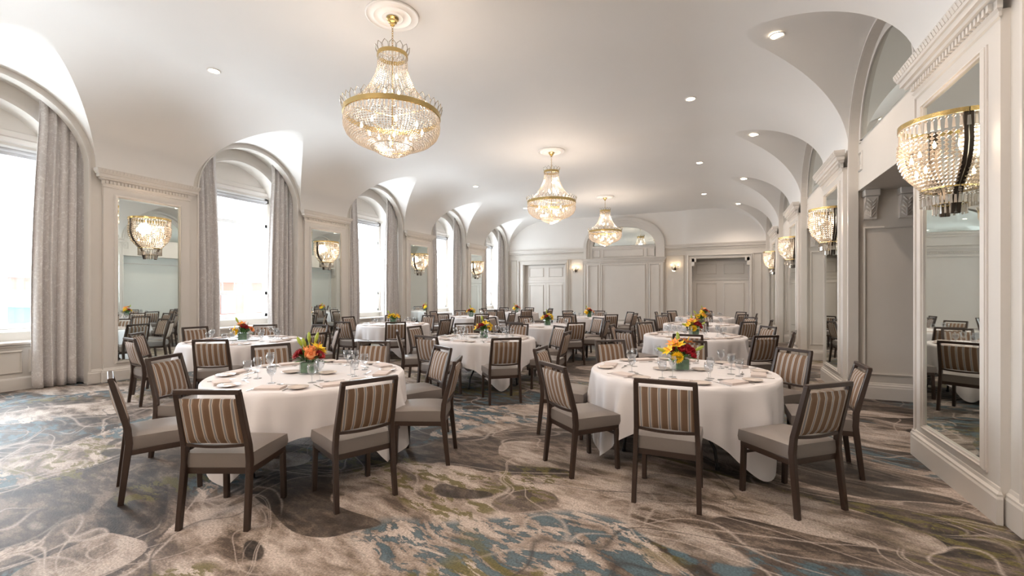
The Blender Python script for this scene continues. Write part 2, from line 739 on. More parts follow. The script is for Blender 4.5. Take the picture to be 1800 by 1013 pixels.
# ------------------------------------------------------------------ floor
fb = bmesh.new()
box(fb, -10.9, 6.2, YB - .3, YF + .9, -.1, 0)
floor = struct('floor', fb, CARPET)

# ------------------------------------------------------------------ wall_left: arched niches with windows
wb = bmesh.new()
OPL = [(c, 1.20, SPR, 1.15, 0, 36) for c in LB if c < YF - 1.0]
slab(wb, ML, -.15, 0, YB, YF, 0, 5.4, OPL)
slab(wb, ML, -.43, -.15, YB, YF, 0, 5.4, [(c, 1.27, SPR, 1.21, 0, 36) for c in LB])
slab(wb, ML, -.80, -.43, YB, YF, 0, 5.4, [(c, 1.04, SPR, .93, .755, 36) for c in LB])
slab(wb, ML, -.95, -.80, YB, YF, 0, 5.4, [(c, .97, 3.93, 0, .95, 0) for c in LB])
wl = struct('wall_left', wb, PAINT)
ab = bmesh.new()


def arch_band(bm, M, c, hw, b_, w, o0, o1, sp=SPR, zlow=0.0, n=40, bead_=True):
    pts = [(-hw, zlow - sp)] + [(-hw * math.cos(pi * i / n), b_ * math.sin(pi * i / n)) for i in range(n + 1)] + [(hw, zlow - sp)]
    outer = [(-hw - w, zlow - sp)] + [(-(hw + w) * math.cos(pi * i / n), (b_ + w) * math.sin(pi * i / n)) for i in range(n + 1)] + [(hw + w, zlow - sp)]
    for i in range(len(pts) - 1):
        q = [pts[i], pts[i + 1], outer[i + 1], outer[i]]
        hexa(bm, [M(c + x, sp + z, o0) for x, z in q] + [M(c + x, sp + z, o1) for x, z in q])


for i, c in enumerate(LB):
    ab = bmesh.new()
    arch_band(ab, ML, c, 1.20, 1.15, .028, 0, .022)
    arch_band(ab, ML, c, 1.04, .93, .06, -.43, -.405, zlow=.76)
    obj('arch_moulding', ab, PAINT2, wl, smooth='auto')
    # window seat ledge, wainscot panels
    sb = bmesh.new()
    pbox(sb, ML, c - 1.27, c + 1.27, .715, .765, -.46, -.36, .012)
    pbox(sb, ML, c - 1.27, c + 1.27, .68, .715, -.46, -.40, .008)
    obj('ledge', sb, PAINT2, wl)
    for a0, a1 in ((-1.2, -.62), (-.55, -.03), (.03, .55), (.62, 1.2)):
        pb = bmesh.new()
        pframe(pb, ML, c + a0, c + a1, .26, .63, -.43, .03, .016)
        obj('wainscot_panel', pb, PAINT2, wl)
    bb = bmesh.new()
    psweep(bb, ML, c - 1.27, c + 1.27, -.43, [(.02, 0), (.02, .17), (.012, .19), (0.003, .2)], False)
    obj('skirting', bb, PAINT2, wl)

# windows
bm = bmesh.new()
box(bm, -.012, .012, -.009, .009, 0, 2.38)
VBAR = mesh_of(bm, WINF)
bm = bmesh.new()
box(bm, -.0115, .0115, -.97, .97, -.009, .009)
HBAR = mesh_of(bm, WINF)
bm = bmesh.new()
box(bm, -.002, .002, -.5, .5, -.5, .5)
PANEM = mesh_of(bm, PANE)
for i, c in enumerate(LB):
    w = empty('window_%d' % (i + 1), (WL - .85, c, .95), kind='structure')
    y0, y1 = -.97, .97
    z0, z1 = 0, 2.98

    def W(a, z, o): return (o, a, z)
    fbm = bmesh.new()
    for a0, a1, q0, q1 in ((y0, y0 + .07, z0, z1), (y1 - .07, y1, z0, z1), (y0, y1, z0, z0 + .08), (y0, y1, z1 - .07, z1)):
        pbox(fbm, W, a0, a1, q0, q1, -.05, .05, .006)
    obj('frame', fbm, WINF, w)
    for a in (-.45, .45):
        q = bmesh.new()
        pbox(q, W, a - .045, a + .045, z0, z1, -.04, .055, .006)
        obj('mullion', q, WINF, w)
    for z in (.59, 2.28):
        q = bmesh.new()
        pbox(q, W, y0, y1, z - .045, z + .045, -.04, .05, .006)
        obj('transom', q, WINF, w)
    for a in (-.147, .147):
        obj('glazing_bar', VBAR, None, w).location = (0, a, .6)
    for z in (1.15, 1.72, 2.62):
        obj('glazing_bar', HBAR, None, w).location = (0, 0, z)
    sb = bmesh.new()
    pbox(sb, W, -1.03, 1.03, -.055, -.01, -.02, .12, .008)
    obj('sill', sb, WINF, w)
    hb = bmesh.new()
    psweep(hb, W, -1.0, 1.0, .05, [(.0, 3.02), (.03, 3.04), (.05, 3.10), (.02, 3.13), (.02, 3.22), (0.0, 3.23)], False)
    obj('head_moulding', hb, PAINT2, w)
    cols = [(-.90, -.495), (-.405, -.156), (-.138, .138), (.156, .405), (.495, .90)]
    rows_ = [(.635, 1.141), (1.159, 1.711), (1.729, 2.235), (2.325, 2.611), (2.629, 2.91)]
    for ci, (p0, p1) in enumerate(cols):
        for q0, q1 in rows_:
            o_ = obj('pane', PANEM, None, w)
            o_.location = (0, (p0 + p1) / 2, (q0 + q1) / 2)
            o_.scale = (1, p1 - p0, q1 - q0)
    for p0, p1 in ((-.90, -.495), (-.405, .405), (.495, .90)):
        o_ = obj('pane', PANEM, None, w)
        o_.location = (0, (p0 + p1) / 2, .31)
        o_.scale = (1, p1 - p0, .47)
    if i > 0:
        s = empty('roller_shade', (WL - .74, c, 3.84), kind=None, label='grey rolled-up blind at the head of the %s arched window' % ['', 'frontmost', 'second', 'third', 'fourth', 'rearmost'][i], cat='blind', group='rolled blinds at the window heads')
        q = bmesh.new()
        tube(q, [(0, -.9, 0), (0, .9, 0)], .034, 12)
        obj('roller', q, ROLLER, s, smooth='auto')
        q = bmesh.new()
        box(q, -.004, .004, -.87, .87, -.085, -.02)
        obj('hem_bar', q, ROLLER, s)
        for e in (-.92, .92):
            q = bmesh.new()
            box(q, -.06, .045, e - .012, e + .012, -.05, .05, .004)
            obj('bracket', q, DARKM, s)


# ------------------------------------------------------------------ curtains
def curtain(c, side, idx):
    # side -1: camera side of the window, +1: far side
    bm = bmesh.new()
    nu, nz = 120, 30
    a_out, a_in = 1.24, .60
    rnd = random.Random(idx * 7 + side)
    ph = [rnd.uniform(0, 6.28) for _ in range(4)]
    grid = []
    for i in range(nu + 1):
        s = i / nu
        colv = []
        for j in range(nz + 1):
            v = j / nz
            bulge = .05 * math.sin(pi * min(1, v * 1.1)) - .02 * v
            wid_in = a_in + .06 * v - bulge
            a = a_out + (wid_in - a_out) * s
            atop = min(a_out, a_out + (a_in - a_out) * s)
            ztop = min(SPR + 1.21 * math.sqrt(max(0.0, 1 - (atop / 1.275) ** 2)) - .005, 5.0)
            z = .015 + (ztop - .015) * v
            fold = (.040 + .02 * (1 - v)) * math.sin(s * 2 * pi * 4.6 + ph[0] + .5 * math.sin(v * 3 + ph[1])) + .010 * math.sin(s * 2 * pi * 11 + ph[2] + v)
            x = WL - .235 + fold * (1 - .35 * v)
            colv.append(bm.verts.new((x, c + side * (a + .012 * math.sin(s * 40 + ph[3])), z)))
        grid.append(colv)
    for i in range(nu):
        for j in range(nz):
            bm.faces.new((grid[i][j], grid[i + 1][j], grid[i + 1][j + 1], grid[i][j + 1]))
    o = obj('curtain', bm, CURT, smooth=True)
    md = o.modifiers.new('thick', 'SOLIDIFY')
    md.thickness = .006
    return o


NUMW = ['', 'frontmost', 'second', 'third', 'fourth', 'rearmost']
for i, c in enumerate(LB):
    for side in (-1, 1):
        if i == 0 or (i == 1 and side < 0):
            continue
        o = curtain(c, side, i)
        tag(o, 'floor-length grey patterned curtain, %s side of the %s arched window' % ('camera' if side < 0 else 'far', NUMW[i]), 'curtain', 'grey curtains in the window arches')

# ------------------------------------------------------------------ piers with mirrors
CORN = [(.0, 3.36), (.015, 3.37), (.015, 3.40), (.03, 3.42), (.03, 3.475), (.07, 3.49), (.075, 3.515), (.10, 3.52), (.10, 3.57), (.115, 3.575), (.135, 3.62), (.14, 3.655), (.0, 3.66)]
BASE = [(.035, 0), (.035, .17), (.028, .185), (.028, .20), (.012, .215), (.006, .235), (.0, .24)]
NUMP = ['frontmost', 'second', 'third', 'fourth', 'rearmost']
tn = 0


def dentils(M, a0, a1, o, z0, z1, step=.055, w=.03, pr=.028):
    bm = bmesh.new()
    a = a0 + step / 2
    while a < a1:
        pbox(bm, M, a - w / 2, a + w / 2, z0, z1, o, o + pr)
        a += step
    return bm


def add_mirror(M, c, side_txt, txt, hw=.5, z0=.335, z1=3.21, o=.05):
    fb_ = bmesh.new()
    pframe(fb_, M, c - hw - .05, c + hw + .05, z0 - .05, z1 + .05, o, .05, .022)
    bm = bmesh.new()
    bv = .022
    for A, z in (((hw), 0),):
        outer = [M(c - hw, z0, o + .004), M(c + hw, z0, o + .004), M(c + hw, z1, o + .004), M(c - hw, z1, o + .004)]
        inner = [M(c - hw + bv, z0 + bv, o + .009), M(c + hw - bv, z0 + bv, o + .009), M(c + hw - bv, z1 - bv, o + .009), M(c - hw + bv, z1 - bv, o + .009)]
        back = [M(c - hw, z0, o), M(c + hw, z0, o), M(c + hw, z1, o), M(c - hw, z1, o)]
        O = [bm.verts.new(p) for p in outer]
        I = [bm.verts.new(p) for p in inner]
        Bk = [bm.verts.new(p) for p in back]
        bm.faces.new(I)
        bm.faces.new(Bk[::-1])
        for k in range(4):
            l = (k + 1) % 4
            bm.faces.new((O[k], O[l], I[l], I[k]))
            bm.faces.new((Bk[k], Bk[l], O[l], O[k]))
    m_ = obj('pier_mirror', bm, MIRROR)
    tag(m_, 'tall mirror with faceted edges set in the %s pier of the %s' % (txt, side_txt), 'mirror', 'tall mirrors on the ' + side_txt + ' piers')
    return fb_


def crystal_light(M, c, txt, side_txt, flip):
    """half-bowl crystal wall light in front of the mirror"""
    cx, cy, _ = M(c, 0, .062)
    e = empty('crystal_wall_light', (cx, cy, 2.92), 0, label='half-bowl crystal wall light with brass band on the %s %s mirror' % (txt, side_txt), cat='wall light', group='crystal wall lights on the ' + side_txt + ' mirrors')
    d0 = -pi / 2 if flip == 'L' else pi / 2      # half circle opening into the room
    R = .31
    bm = bmesh.new()
    lathe(bm, [(R, 0), (R + .012, 0), (R + .012, -.035), (R, -.035), (R, 0)], 28, a0=d0, a1=d0 + pi)
    obj('brass_band', bm, BRASS, e, smooth='auto')
    prof = [(R, -.16), (R + .005, -.24), (R - .01, -.33), (R - .045, -.42), (R - .11, -.50), (R - .15, -.55)]
    bm = bmesh.new()
    ns = 24
    for i in range(1, ns):
        a = d0 + pi * i / ns
        ca, sa = math.cos(a), math.sin(a)
        bead(bm, (R * ca, R * sa, -.05), .015, .014)
        for r_, z_ in resample(prof, .033):
            bead(bm, (r_ * ca, r_ * sa, z_), .0185 * (.6 + .4 * r_ / R), .0165)
    for i in range(15):
        a = d0 + pi * i / 14
        for z_ in (-.555, -.575, -.595, -.615):
            bead(bm, (.175 * math.cos(a), .175 * math.sin(a), z_), .009, .009)
    tag(obj('bead_strands', bm, CRYSTAL, e), kind='stuff')
    bm = bmesh.new()
    for i in range(ns + 1):
        a = d0 + pi * i / ns
        prism(bm, (R * math.cos(a), R * math.sin(a), -.062), .02, .085, a)
    for i in range(23):
        a = d0 + pi * i / 22
        prism(bm, (.175 * math.cos(a), .175 * math.sin(a), -.622), .019, .075, a)
    for i in range(12):
        a = d0 + pi * i / 11
        prism(bm, (.10 * math.cos(a), .10 * math.sin(a), -.68), .013, .085, a)
    tag(obj('crystal_drops', bm, CRYSTAL, e), kind='stuff')
    bm = bmesh.new()
    lathe(bm, [(.17, -.548), (.18, -.548), (.18, -.56), (.17, -.56), (.17, -.548)], 20, a0=d0, a1=d0 + pi)
    lathe(bm, [(.095, -.665), (.103, -.665), (.103, -.675), (.095, -.675), (.095, -.665)], 16, a0=d0, a1=d0 + pi)
    obj('tier_ring', bm, BRASS, e)
    sgn = 1 if flip == 'L' else -1
    for s in (-1, 1):
        bm = bmesh.new()
        full = [(R, 0)] + prof + [(.13, -.62), (.10, -.76)]
        for (r0, z0), (r1, z1) in zip(full, full[1:]):
            hexa(bm, [(0, s * r0, z0), (sgn * .026, s * r0, z0), (sgn * .026, s * (r0 - .02), z0), (0, s * (r0 - .02), z0),
                      (0, s * r1, z1), (sgn * .026, s * r1, z1), (sgn * .026, s * (r1 - .02), z1), (0, s * (r1 - .02), z1)])
        obj('side_strap', bm, DARKM, e)
    for k, (a, r_, z_) in enumerate(((.25, .20, -.22), (.5, .24, -.30), (.75, .20, -.22), (.35, .2, -.40), (.65, .2, -.40))):
        bm = bmesh.new()
        lathe(bm, [(0, .035), (.008, .02), (.013, 0), (.011, -.015), (.006, -.022), (.0, -.022)], 8, (r_ * math.cos(d0 + pi * a), r_ * math.sin(d0 + pi * a), z_))
        obj('bulb', bm, BULB, e, smooth=True)
    l = bpy.data.lights.new('glow', 'POINT')
    l.energy = 5
    l.color = (1, .80, .62)
    l.shadow_soft_size = .12
    lo = bpy.data.objects.new('glow', l)
    lo.location = (sgn * .16, 0, -.18)
    lo.parent = e
    col.objects.link(lo)
    return e


for M, piers, sname, word, flip in ((ML, LP, 'window wall', 'window-side', 'L'), (MR, RP, 'archway wall', 'archway-side', 'R')):
    for i, c in enumerate(piers):
        tn += 1
        t_ = empty('trim_%d' % tn, M(c, 0, 0), kind='structure')
        off = Vector(M(c, 0, 0))

        def ML2(a, z, o, M=M, off=off): return tuple(Vector(M(a, z, o)) - off)
        bm = bmesh.new()
        pbox(bm, ML2, c - .70, c + .70, 0, 3.42, 0, .05)
        obj('pilaster', bm, PAINT2, t_)
        bm = bmesh.new()
        psweep(bm, ML2, c - .70, c + .70, .05, CORN)
        obj('cornice', bm, PAINT2, t_)
        tag(obj('dentils', dentils(ML2, c - .70, c + .70, .08, 3.425, 3.472), PAINT2, t_), kind='stuff')
        if flip == 'R' or i < 2:
            bm = bmesh.new()     # carved leaf ornament on the top fascia
            a = c - .83
            while a < c + .83:
                hexa(bm, [ML2(a, 3.595, .165), ML2(a + .035, 3.595, .165), ML2(a + .028, 3.64, .19), ML2(a + .007, 3.64, .19),
                          ML2(a, 3.595, .18), ML2(a + .035, 3.595, .18), ML2(a + .028, 3.64, .197), ML2(a + .007, 3.64, .197)])
                a += .052
            tag(obj('leaf_carving', bm, PAINT2, t_), kind='stuff')
        bm = bmesh.new()
        psweep(bm, ML2, c - .70, c + .70, .05, BASE)
        psweep(bm, ML2, c - .87, c + .87, 0, BASE)
        obj('baseboard', bm, PAINT2, t_)
        fr_ = add_mirror(M, c, sname, NUMP[i])
        f = obj('mirror_frame', fr_, PAINT2, t_)
        f.location = tuple(-off)
        crystal_light(M, c, NUMP[i], word, flip)

# power outlet on the front right pier
e = empty('power_outlet', MR(RP[0] + .25, .215, .09), label='ivory power outlet in the base of the frontmost archway-side pier', cat='outlet')
bm = bmesh.new()
box(bm, -.004, .004, -.058, .058, -.036, .036, .003)
obj('cover_plate', bm, IVORY, e)
for s in (-1, 1):
    bm = bmesh.new()
    box(bm, -.007, -.003, s * .026 - .014, s * .026 + .014, -.016, .016, .002)
    obj('socket', bm, CHINA, e)

# ------------------------------------------------------------------ wall_right
wb = bmesh.new()
slab(wb, MR, -.10, 0, YB, YF, 0, 5.4, [(c, 1.22, SPR, 1.17, 0, 36) for c in RB])
slab(wb, MR, -.22, -.10, YB, YF, 0, 5.4, [(c, 1.30, 3.02, 0, 0, 0) for c in RB])
slab(wb, MR, -.90, -.22, YB, YF, 0, 5.4, [(c, 1.30, 3.02, 0, 0, 0) for c in RB])
wr = struct('wall_right', wb, PAINT)
for i, c in enumerate(RB):
    bm = bmesh.new()
    arch_band(bm, MR, c, 1.22, 1.17, .03, 0, .022)
    arch_band(bm, MR, c, 1.0, .97, .05, -.10, -.07, sp=3.70, zlow=3.70)
    arch_band(bm, MR, c, 1.09, 1.06, .03, -.10, -.085, sp=3.68, zlow=3.68)
    obj('arch_moulding', bm, PAINT2, wr, smooth='auto')
    if i > 1:
        bm = bmesh.new()
        n = 32
        f0 = [bm.verts.new(MR(c - 1.0 * math.cos(pi * k / n), 3.705 + .965 * math.sin(pi * k / n), -.085)) for k in range(n + 1)]
        f1 = [bm.verts.new(MR(c - 1.0 * math.cos(pi * k / n), 3.705 + .965 * math.sin(pi * k / n), -.10)) for k in range(n + 1)]
        bm.faces.new(f0)
        bm.faces.new(f1[::-1])
        for k in range(n + 1):
            l = (k + 1) % (n + 1)
            bm.faces.new((f0[k], f0[l], f1[l], f1[k]))
        tag(obj('lunette_mirror', bm, MIRROR), 'half-round mirror filling the arch head over the %s bay of the archway wall' % NUMP[i - 2], 'mirror', 'half-round mirrors of the archway wall')
    # small square panels at the ends of the beam
    for s in (-1, 1):
        bm = bmesh.new()
        pframe(bm, MR, c + s * 1.09 - .09, c + s * 1.09 + .09, 3.28, 3.55, -.10, .025, .014)
        for k in range(8):
            a = pi * k / 4
            pbox(bm, MR, c + s * 1.09 + .022 * math.cos(a) - .011, c + s * 1.09 + .022 * math.cos(a) + .011, 3.415 + .03 * math.sin(a) - .013, 3.415 + .03 * math.sin(a) + .013, -.10, -.088)
        obj('rosette_panel', bm, PAINT2, wr)
    # jamb panels and console brackets (far jamb faces the room and camera)
    for s in (-1, 1):
        yj = c + s * 1.30

        def MJ(a, z, o, yj=yj, s=s): return (WR + a, yj - s * o, z)
        bm = bmesh.new()
        pframe(bm, MJ, .17, .82, .34, 2.50, 0, .035, .02)
        obj('jamb_panel', bm, PAINT2, wr)
        bm = bmesh.new()
        psweep(bm, MJ, .12, .90, 0, BASE, False)
        obj('jamb_base', bm, PAINT2, wr)
        for a in (.25, .66):
            bm = bmesh.new()
            prof = [(.02, 2.60), (.045, 2.605), (.05, 2.63), (.055, 2.72), (.085, 2.80), (.12, 2.86), (.135, 2.92), (.0, 2.925)]
            psweep(bm, MJ, a - .075, a + .075, 0, prof, False)
            pbox(bm, MJ, a - .095, a + .095, 2.925, 3.02, 0, .16, .01)
            for k in range(5):
                z = 2.65 + k * .05
                oo = .052 + max(0, z - 2.7) * .42
                for sg in (-1, 1):
                    hexa(bm, [MJ(a + sg * .005, z, oo), MJ(a + sg * .012, z - .012, oo), MJ(a + sg * .06, z + .03, oo), MJ(a + sg * .05, z + .045, oo),
                              MJ(a + sg * .005, z, oo + .015), MJ(a + sg * .012, z - .012, oo + .02), MJ(a + sg * .06, z + .03, oo + .01), MJ(a + sg * .05, z + .045, oo + .02)])
            pbox(bm, MJ, a - .004, a + .004, 2.63, 2.86, .03, .085)
            obj('console_bracket', bm, PAINT2, wr)
    if i != 2:
        # closed bays: panelled wall at the back of the recess
        bm = bmesh.new()
        pbox(bm, MR, c - 1.30, c + 1.30, 0, 3.02, -.62, -.50)
        bk = obj('bay_panel', bm, GREEN, wr)
        bm = bmesh.new()
        pframe(bm, MR, c - 1.15, c + 1.15, .32, 2.75, -.50, .045, .02)
        psweep(bm, MR, c - 1.30, c + 1.30, -.50, BASE, False)
        obj('bay_moulding', bm, PAINT2, wr)
# vestibule behind the open archway
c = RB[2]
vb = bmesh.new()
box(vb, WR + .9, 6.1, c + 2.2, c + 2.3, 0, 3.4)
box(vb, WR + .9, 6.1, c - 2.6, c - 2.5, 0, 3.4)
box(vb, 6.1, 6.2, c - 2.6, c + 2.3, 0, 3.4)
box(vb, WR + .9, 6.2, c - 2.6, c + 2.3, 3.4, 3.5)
struct('wall_vestibule', vb, BROWNP)
db = bmesh.new()
box(db, WR + 1.1, WR + 2.0, c + 2.13, c + 2.2, 0, 2.2, .01)
d_ = struct('door_3', db, MAHOG)
e = empty('vestibule_wall_light', (3.1, c + 2.2, 2.65), label='small lit wall light inside the dark vestibule', cat='wall light')
bm = bmesh.new()
lathe(bm, [(0, -.1), (.05, -.08), (.055, .1), (.045, .1), (.04, -.07), (0, -.09)], 12, (0, -.09, 0))
obj('shade', bm, CRYSTAL, e)
bm = bmesh.new()
lathe(bm, [(0, .04), (.015, 0), (0, -.03)], 8, (0, -.09, 0))
obj('bulb', bm, BULB, e)
bm = bmesh.new()
box(bm, -.03, .03, -.04, 0, -.06, .06, .008)
obj('back_plate', bm, BRASS, e)

# ------------------------------------------------------------------ wall_back (behind the camera)
wb = bmesh.new()
pbox(wb, MBk, WL, WR, 0, 5.4, -.15, 0)
wbk = struct('wall_back', wb, GREEN)
for a0, a1 in ((-9.0, -6.5), (-6.2, -1.7), (-1.4, 1.2)):
    bm = bmesh.new()
    pframe(bm, MBk, a0, a1, .35, 3.2, 0, .05, .02)
    obj('panel_moulding', bm, PAINT2, wbk)

# ------------------------------------------------------------------ wall_far
wb = bmesh.new()
AC = -3.95
slab(wb, MF, -.15, 0, WL, -1.25, 0, 3.66, [(-7.77, 1.10, 2.95, 0, 0, 0)])
ub = bmesh.new()
slab(ub, MF, -.15, 0, WL, -1.25, 3.66, 5.4, [(AC, 1.40, 3.72, .86, 3.72, 36)])
slab(wb, MF, -.15, .12, -1.25, WR, 0, 3.66, [(.08, 1.10, 3.02, 0, 0, 0)])
pbox(ub, MF, -1.25, WR, 3.66, 5.4, -.15, .12)
pbox(wb, MF, WL, -1.25, 0, 5.4, -.35, -.25)
pbox(wb, MF, -1.25, WR, 0, 5.4, -.8, -.7)
pbox(wb, MF, -1.15, -1.02, 0, 3.4, -.7, -.15)
pbox(wb, MF, 1.18, 1.3, 0, 3.4, -.7, -.15)
pbox(wb, MF, -1.15, 1.3, 3.02, 3.2, -.7, -.15)
wf = struct('wall_far', wb, PAINT)
obj('upper_wall', ub, CEIL, wf)
# stepped corner lugs of the opening
for a, s in ((-1.02, 1), (1.18, -1)):
    bm = bmesh.new()
    a_ = a
    pbox(bm, MF, min(a_, a_ + s * .10), max(a_, a_ + s * .10), 2.70, 3.02, -.15, .12)
    pbox(bm, MF, min(a_, a_ + s * .17), max(a_, a_ + s * .17), 2.88, 3.02, -.15, .12)
    obj('corner_lug', bm, PAINT2, wf)
FC = [(p_ * .8, z_) for p_, z_ in CORN]


def far_cornice(a0, a1, o, ends=False):
    bm = bmesh.new()
    psweep(bm, MF, a0, a1, o, FC, ends)
    obj('cornice', bm, PAINT2, wf)
    tag(obj('dentils', dentils(MF, a0, a1, o + .02, 3.42, 3.472, .06, .032), PAINT2, wf), kind='stuff')


far_cornice(WL, -5.76, 0)
far_cornice(-2.14, -1.25, 0)
far_cornice(-1.25, 1.76, .12)
# alcove arch, mirror and screen
bm = bmesh.new()
for hw, b_, w_, o in ((1.40, .86, .16, .03), (1.56, 1.02, .12, .08), (1.68, 1.14, .14, .14)):
    arch_band(bm, MF, AC, hw, b_, w_, 0, o, sp=3.72, zlow=3.12)
obj('alcove_arch', bm, PAINT2, wf, smooth='auto')
bm = bmesh.new()
n = 32
fr0 = [bm.verts.new(MF(AC - 1.39 * math.cos(pi * k / n), 3.73 + .85 * math.sin(pi * k / n), -.10)) for k in range(n + 1)]
fr1 = [bm.verts.new(MF(AC - 1.39 * math.cos(pi * k / n), 3.73 + .85 * math.sin(pi * k / n), -.12)) for k in range(n + 1)]
bm.faces.new(fr0)
bm.faces.new(fr1[::-1])
for k in range(n + 1):
    l = (k + 1) % (n + 1)
    bm.faces.new((fr0[k], fr0[l], fr1[l], fr1[k]))
tag(obj('lunette_mirror', bm, MIRROR), 'wide half-round mirror in the arch of the far wall', 'mirror')
bm = bmesh.new()
pbox(bm, MF, AC - 1.78, AC + 1.78, 0, 3.10, .02, .12)
obj('alcove_screen', bm, PAINT2, wf)
bm = bmesh.new()
psweep(bm, MF, AC - 1.80, AC + 1.80, .12, [(0, 2.90), (.02, 2.92), (.02, 3.0), (.05, 3.02), (.06, 3.06), (.09, 3.10), (.10, 3.135), (0, 3.14)])
obj('screen_cornice', bm, PAINT2, wf)
tag(obj('screen_dentils', dentils(MF, AC - 1.80, AC + 1.80, .14, 2.94, 2.99, .06, .032, .035), PAINT2, wf), kind='stuff')
bm = bmesh.new()
pbox(bm, MF, AC - 1.42, AC + 1.42, 3.14, 3.66, .0, .03)
psweep(bm, MF, AC - 1.42, AC + 1.42, .0, [(.03, 3.60), (.06, 3.63), (.075, 3.70), (0, 3.73)], False)
obj('frieze', bm, PAINT2, wf)
for a0, a1 in ((-1.40, -1.05), (-.92, .92), (1.05, 1.40)):
    bm = bmesh.new()
    pframe(bm, MF, AC + a0, AC + a1, 3.20, 3.55, .03, .03, .016)
    obj('frieze_panel', bm, PAINT2, wf)
for a0, a1 in ((-1.62, -1.12), (-.98, 1.02), (1.16, 1.62)):
    bm = bmesh.new()
    pframe(bm, MF, AC + a0, AC + a1, .30, 2.85, .12, .045, .022)
    obj('screen_panel', bm, PAINT2, wf)
for a in (-1.76, -1.05, 1.09, 1.72):
    bm = bmesh.new()
    pbox(bm, MF, AC + a - .035, AC + a + .035, .2, 2.9, .12, .145, .006)
    obj('screen_stile', bm, PAINT2, wf)
for a0, a1, z1, o in ((-6.50, -5.80, 3.18, 0), (-2.10, -1.33, 3.20, 0), (1.30, 1.62, 3.20, .12), (-9.60, -9.25, 3.20, 0)):
    bm = bmesh.new()
    pframe(bm, MF, a0, a1, .3, z1, o, .04, .02)
    obj('wall_panel', bm, PAINT2, wf)
bm = bmesh.new()
pframe(bm, MF, -9.17, -6.55, -.1, 3.17, 0, .07, .035)
pframe(bm, MF, -8.98, -6.62, -.1, 3.05, 0, .09, .025)
obj('door_casing', bm, PAINT2, wf)
bm = bmesh.new()
pframe(bm, MF, -1.20, 1.28, -.2, 3.18, .12, .05, .03)
obj('door_casing', bm, PAINT2, wf)
for a0, a1, o in ((WL, -8.9, 0), (-6.6, -5.75, 0), (-5.73, -2.17, .12), (-2.14, -1.25, 0), (-1.25, -1.02, .12), (1.18, WR, .12)):
    bm = bmesh.new()
    psweep(bm, MF, a0, a1, o, BASE, False)
    obj('baseboard', bm, PAINT2, wf)


def panel_door(name, a0, a1, ztop, leaves, o, toprow):
    d = empty(name, MF((a0 + a1) / 2, 0, o), kind='structure')
    ca = (a0 + a1) / 2

    def MD(a, z, q): return (a - ca, -q, z)
    bm = bmesh.new()
    pbox(bm, MD, a0, a1, 0, toprow[1] + .12, -.05, 0)
    obj('door_leaf', bm, PAINT2, d)
    for b0, b1 in leaves:
        bm = bmesh.new()
        pframe(bm, MD, b0, b1, .25, ztop, 0, .045, .02)
        obj('door_panel', bm, PAINT2, d)
        bm = bmesh.new()
        pframe(bm, MD, b0, b1, toprow[0], toprow[1], 0, .035, .018)
        obj('transom_panel', bm, PAINT2, d)
    bm = bmesh.new()
    pbox(bm, MD, a0, a1, ztop + .1, ztop + .22, 0, .03, .008)
    obj('rail', bm, PAINT2, d)
    bm = bmesh.new()
    pbox(bm, MD, ca - .012, ca + .012, 0, ztop + .1, 0, .012)
    obj('meeting_stile', bm, PAINT2, d)
    return d


panel_door('door_1', -8.87, -6.67, 1.96, ((-8.66, -7.88), (-7.64, -6.9)), -.20, (2.34, 2.80))
panel_door('door_2', -1.02, 1.18, 2.0, ((-.86, -.04), (.22, 1.02)), -.55, (2.36, 2.80))

# two-arm wall sconces on the far wall
for a, txt in ((-6.17, 'beside the single door'), (-1.70, 'beside the double doors')):
    e = empty('candle_sconce', MF(a, 2.62, 0), label='small bronze two-candle sconce on far wall %s' % txt, cat='wall light', group='candle sconces on the far wall')
    bm = bmesh.new()
    lathe(bm, [(0, -.10), (.02, -.09), (.05, -.04), (.06, 0), (.04, .04), (.012, .06), (.008, .18), (0, .19)], 12, (0, -.05, 0))
    obj('body', bm, DARKM, e, smooth='auto')
    for s in (-1, 1):
        bm = bmesh.new()
        tube(bm, [(0, -.06, -.02), (s * .06, -.1, -.06), (s * .12, -.12, -.03), (s * .13, -.12, .05)], .009, 6)
        lathe(bm, [(.0, .05), (.025, .055), (.028, .065), (.012, .07), (.012, .12), (0, .12)], 8, (s * .13, -.12, 0))
        obj('arm', bm, DARKM, e, smooth='auto')
        bm = bmesh.new()
        lathe(bm, [(0, .20), (.010, .17), (.017, .145), (.012, .12), (0, .12)], 8, (s * .13, -.12, 0))
        obj('bulb', bm, BULB, e, smooth=True)
    bm = bmesh.new()
    for k in range(7):
        prism(bm, (-.12 + .04 * k, -.12, -.06 - .03 * (3 - abs(k - 3)) / 3), .014, .07, pi / 2)
    tag(obj('crystal_drops', bm, CRYSTAL, e), kind='stuff')
    l = bpy.data.lights.new('glow', 'POINT')
    l.energy = .7
    l.color = (1, .75, .48)
    l.shadow_soft_size = .08
    lo = bpy.data.objects.new('glow', l)
    lo.location = (0, -.16, .2)
    lo.parent = e
    col.objects.link(lo)


